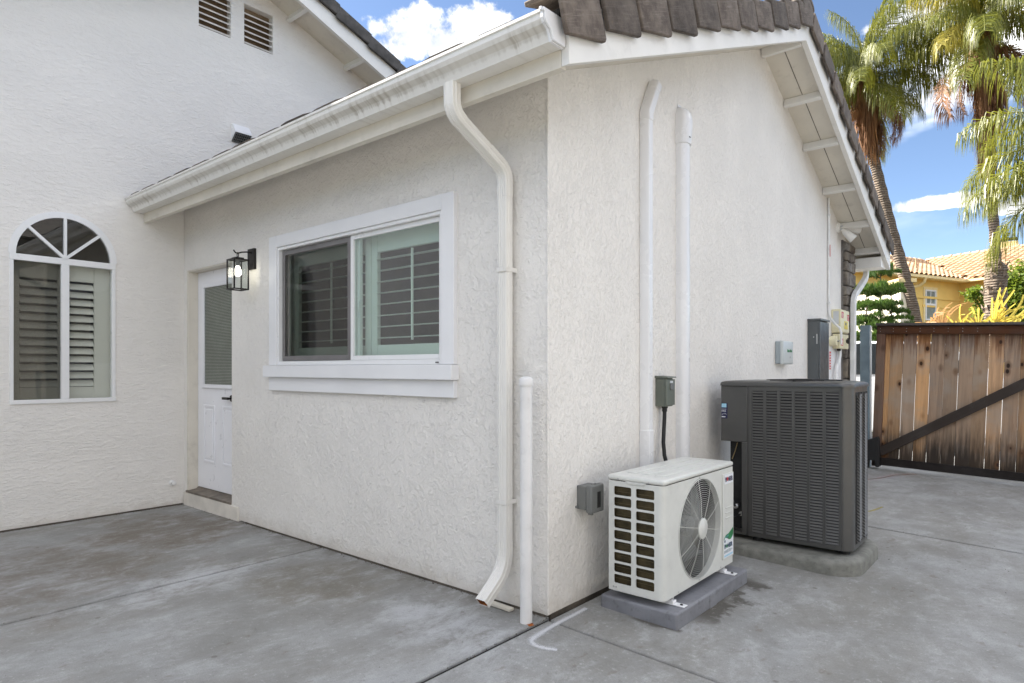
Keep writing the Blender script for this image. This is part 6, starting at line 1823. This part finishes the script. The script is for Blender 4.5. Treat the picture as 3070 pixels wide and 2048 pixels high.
wbox(q, um - .02, um + .02, zm_ + .04, zt_ - F, OV - .04, OV - .01); wbox(q, ua + F, ub - F, zq - .02, zq + .02, OV - .041, OV - .011); q.build('muntin', M['white_trim'], yw)
M['pane_grey'] = simple('pane_grey', (.22, .27, .27), .12, var=.05)
for (z0, z1) in ((zm_ + .04, zt_ - F), (zb2_ + F, zm_ - .04)):
    q = MB(); wbox(q, ua + F, ub - F, z0, z1, OV - .006, OV - .003); q.build('pane', M['pane_grey'], yw)
q = MB(); wbox(q, ua - .12, ua - .005, zb2_ - .1, zt_ + .12, OV - .03, OV - .002); wbox(q, ub + .005, ub + .12, zb2_ - .1, zt_ + .12, OV - .03, OV - .002); wbox(q, ua - .005, ub + .005, zt_ + .005, zt_ + .12, OV - .03, OV - .002); q.build('window_surround', M['yellow_trim'], yw)
# eave board, gutter, soffit
q = MB()
q.loft([[HP(-9.3, s, z) for s, z in ((0, EZ2 - .16), (-.13, EZ2 - .13), (-.14, EZ2 - .02), (0, EZ2 - .02))], [HP(.0, s, z) for s, z in ((0, EZ2 - .16), (-.13, EZ2 - .13), (-.14, EZ2 - .02), (0, EZ2 - .02))]])
q.loft([[HP(u, -0.0, z) for u, z in ((0, EZ2 - .16), (-.13, EZ2 - .13), (-.14, EZ2 - .02), (0, EZ2 - .02))], [HP(u, -2.5, z) for u, z in ((0, EZ2 - .16), (-.13, EZ2 - .13), (-.14, EZ2 - .02), (0, EZ2 - .02))]])
q.build('gutter', M['yellow_trim'], yh)
q = MB(); q.quad(HP(-9.3, 0, EZ2 - .14), HP(OV, 0, EZ2 - .14), HP(OV, OV, EZ2 - .10), HP(-9.3, OV, EZ2 - .10)); q.quad(HP(0, 0, EZ2 - .14), HP(0, -2.5, EZ2 - .14), HP(OV, -2.5, EZ2 - .10), HP(OV, 0, EZ2 - .10)); q.build('soffit', M['yellow_trim'], yh)
q = MB(); dpx = u_at(2738)[0]
q.tube([HP(dpx, -.05, EZ2 - .12), HP(dpx, -.02, EZ2 - .28), HP(dpx, .20, EZ2 - .42), HP(dpx - .3, OV - .06, EZ2 - .52), HP(dpx - .5, OV - .06, EZ2 - .7)], .07, 8); q.build('downspout', M['yellow_trim'], yh, smooth=60)
# roof decks
RS = 4.5
q = MB()
q.quad(HP(-9.3, 0, EZ2), HP(0, 0, EZ2), HP(RS, RS, EZ2 + SL * RS), HP(-9.3, RS, EZ2 + SL * RS)); q.quad(HP(-9.3, 9, EZ2), HP(9, 9, EZ2), HP(RS, RS, EZ2 + SL * RS), HP(-9.3, RS, EZ2 + SL * RS))
rf1 = q.build('roof', M['terracotta'], yh)
q = MB()
q.quad(HP(0, 0, EZ2), HP(0, -2.6, EZ2), HP(RS, -2.6, EZ2 + SL * RS), HP(RS, RS, EZ2 + SL * RS)); q.quad(HP(9, 9, EZ2), HP(9, -2.6, EZ2), HP(RS, -2.6, EZ2 + SL * RS), HP(RS, RS, EZ2 + SL * RS))
rf2 = q.build('roof', M['terracotta'], yh)
def barrel(w, ln):
    mb = MB(); n = 8
    def sec(y, sc_, lift):
        top = [(-w / 2 + w * .72 * (1 - math.cos(math.pi * j / n)) / 2, lift + .075 * math.sin(math.pi * j / n) * sc_) for j in range(n + 1)] + [(w / 2, lift + .0)]
        return [Vector((a, y, b_)) for a, b_ in top]
    a = sec(0, 1.0, .045); b_ = sec(ln, .9, .012)
    lo = [v - Vector((0, 0, .020)) for v in a]
    n2 = len(a)
    mb.v += lo + a + b_
    for r in range(2):
        for i in range(n2 - 1): mb.f.append((r * n2 + i, r * n2 + i + 1, (r + 1) * n2 + i + 1, (r + 1) * n2 + i))
    return mb
TW, TE = .33, .42
bme = barrel(TW, TE + .06).mesh('roof_tile', smooth=60); bme.materials.append(M['terracotta'])
cs_ = math.cos(math.atan(SL)); 
def place_tiles(roofobj, which):
    g_ = ((-w2) + ZU * SL).normalized() if which == 1 else (w1 + ZU * SL).normalized()
    e_ = w1 if which == 1 else -w2 * -1
    e_ = g_.cross(ZU).normalized()
    nrm = e_.cross(g_).normalized()
    rot = Matrix((e_, g_, nrm)).transposed().to_euler()
    extra = MB(); Rm = Matrix((e_, g_, nrm)).transposed()
    rows = int(RS / (TE * cs_)) + 1
    for r_ in range(rows):
        s = r_ * TE * cs_ - .05
        lo, hi = (-5.2, s + .1) if which == 1 else (-2.55, s + .1)
        k = 0
        x = lo
        while x < hi:
            p = HP(x, s, EZ2 + SL * s) if which == 1 else HP(s, x, EZ2 + SL * s)
            if r_ < 8:
                inst('roof_tile', bme, roofobj, p + nrm * .005, rot)
            else:
                o_ = len(extra.v); extra.v += [p + Rm @ v.co for v in bme.vertices]; extra.f += [tuple(o_ + i for i in f.vertices) for f in bme.polygons]
            x += TW
    me = bpy.data.meshes.new('roof_tiles'); off = wloc(roofobj); me.from_pydata([tuple(v - off) for v in extra.v], [], extra.f); me.shade_smooth(); me.materials.append(M['terracotta'])
    o = bpy.data.objects.new('roof_tiles', me); col.objects.link(o); o.parent = roofobj; stuff(o)
for o in (rf1, rf2): pass
place_tiles(rf1, 1)
place_tiles(rf2, 2)
q = MB()
def ridge_run(q, a, b_, n, r=.11):
    d = (b_ - a) / n
    for k in range(n):
        q.tube([a + d * k + ZU * .03, a + d * (k + 1.06)], [r, r * .82], 10)
ridge_run(q, HP(-5.2, RS, EZ2 + SL * RS + .02), HP(RS, RS, EZ2 + SL * RS + .02), 24)
q.build('ridge_cap', M['terracotta'], rf1, smooth=60)
q = MB(); ridge_run(q, HP(RS, -2.65, EZ2 + SL * RS + .02), HP(RS, RS - .2, EZ2 + SL * RS + .02), 16); q.build('ridge_cap', M['terracotta'], rf2, smooth=60)
q = MB(); ridge_run(q, HP(0, -2.62, EZ2 + .03), HP(RS, -2.62, EZ2 + SL * RS + .03), 11, .13); q.build('rake_tile', M['terracotta'], rf2, smooth=60)
q = MB(); q.loft([[HP(0, -2.58, EZ2 - .14), HP(RS, -2.58, EZ2 + SL * RS - .14), HP(RS, -2.58, EZ2 + SL * RS), HP(0, -2.58, EZ2)], [HP(0, -2.52, EZ2 - .14), HP(RS, -2.52, EZ2 + SL * RS - .14), HP(RS, -2.52, EZ2 + SL * RS), HP(0, -2.52, EZ2)]]); q.build('barge_board', M['yellow_trim'], rf2)
vp = at_depth(2747, 786, 29.0); q = MB(); q.tube([vp - ZU * .6, vp + ZU * .12], .045, 8); q.build('vent_pipe', M['terracotta'], rf1)
ch_ = at_depth(3020, 728, 33.0)
q = MB(); q.box(ch_.x - .45, ch_.x + .45, ch_.y - .45, ch_.y + .45, ch_.z - 1.5, ch_.z); chm = q.build('chimney', M['yellow_trim'], rf2)
q = MB(); q.box(ch_.x - .42, ch_.x + .42, ch_.y - .42, ch_.y + .42, ch_.z + .16, ch_.z + .19)
for sx in (-.4, .4):
    for sy in (-.4, .4): q.box(ch_.x + sx - .02, ch_.x + sx + .02, ch_.y + sy - .02, ch_.y + sy + .02, ch_.z + .001, ch_.z + .16)
q.build('spark_screen', M['bronze'], rf2)

# pale wall standing in for the yellow house's sunlit end, glare put into its colour
M['sunlit_cream'] = simple('sunlit_cream', (0.80, 0.74, 0.58), .9, var=.03)
ga = at_depth(2700, 1105, 20.0); gb_ = at_depth(2440, 1105, 27.0)
ztop = CAM.z + (1105 - 836) / 1930 * 20.0
dv_ = (gb_ - ga); dv_.z = 0; dvn = dv_.normalized(); nb_ = Vector((dvn.y, -dvn.x, 0))
if nb_.dot(cam_dir(2600, 1105)) < 0: nb_ = -nb_
og = thing('house_end_standin', 'tall cream wall standing in for the sunlit yellow house end behind the conifer', 'wall', Vector((ga.x, ga.y, GZ)))
q = MB(); a0 = Vector((ga.x, ga.y, 0)); a1 = Vector((gb_.x, gb_.y, 0)); d0 = nb_ * 0.30
q.loft([[p + ZU * z for p in (a0, a1, a1 + d0, a0 + d0)] for z in (GZ, ztop - .12)]); q.build('wall', M['sunlit_cream'], og)
q = MB(); ee = nb_ * .12 
q.loft([[p + ZU * z for p in (a0 - ee - dvn * .12, a1 - ee + dvn * .12, a1 + d0 + ee + dvn * .12, a0 + d0 + ee - dvn * .12)] for z in (ztop - .119, ztop)]); q.build('coping', M['yellow_trim'], og)

# white car parked in the street, glimpsed past the gate post
cp0 = Vector((-.7, 9.7, gz(0) - .1))
car = thing('parked_car', 'tall white parked car glimpsed through the slit beside the steel gate post', 'car', cp0)
M['car_white'] = simple('car_white', (.78, .79, .80), .25, coat=.6); M['car_glass'] = simple('car_glass', (.02, .025, .03), .08)
prof_c = [(-2.25, .45), (-2.28, .75), (-2.05, .98), (-1.25, 1.06), (-.55, 1.52), (.25, 1.62), (1.35, 1.58), (2.05, 1.12), (2.22, .95), (2.25, .45), (1.85, .32), (-1.9, .32)]
q = MB(); q.loft([[(cp0.x + a, cp0.y + y, cp0.z + z * 1.12 * (1 if abs(y) < .8 else .985)) for a, z in prof_c] for y in (-.88, -.80, .80, .88)]); q.build('body', M['car_white'], car, bevel=.03)
for s in (-1, 1):
    q = MB(); q.loft([[(cp0.x + a, cp0.y + s * y, cp0.z + z * 1.12) for a, z in ((-1.05, 1.10), (-.50, 1.48), (.25, 1.56), (1.28, 1.53), (1.75, 1.15))] for y in (.875, .89)]); q.build('window', M['car_glass'], car)
for wx in (-1.4, 1.4):
    for s in (-1, 1):
        q = MB(); q.lathe((cp0.x + wx, cp0.y + s * .72, cp0.z + .43), [(.20, 0), (.33, 0.01), (.33, s * .19), (.20, s * .20)], (0, 1, 0), 20); wh = q.build('wheel', M['black_rubber'], car, smooth=40)
        q = MB(); q.lathe((cp0.x + wx, cp0.y + s * .90, cp0.z + .43), [(.20, 0), (.19, s * .02), (.05, s * .015), (.0, s * .02)], (0, 1, 0), 16); q.build('rim', M['steel'], wh, smooth=40)
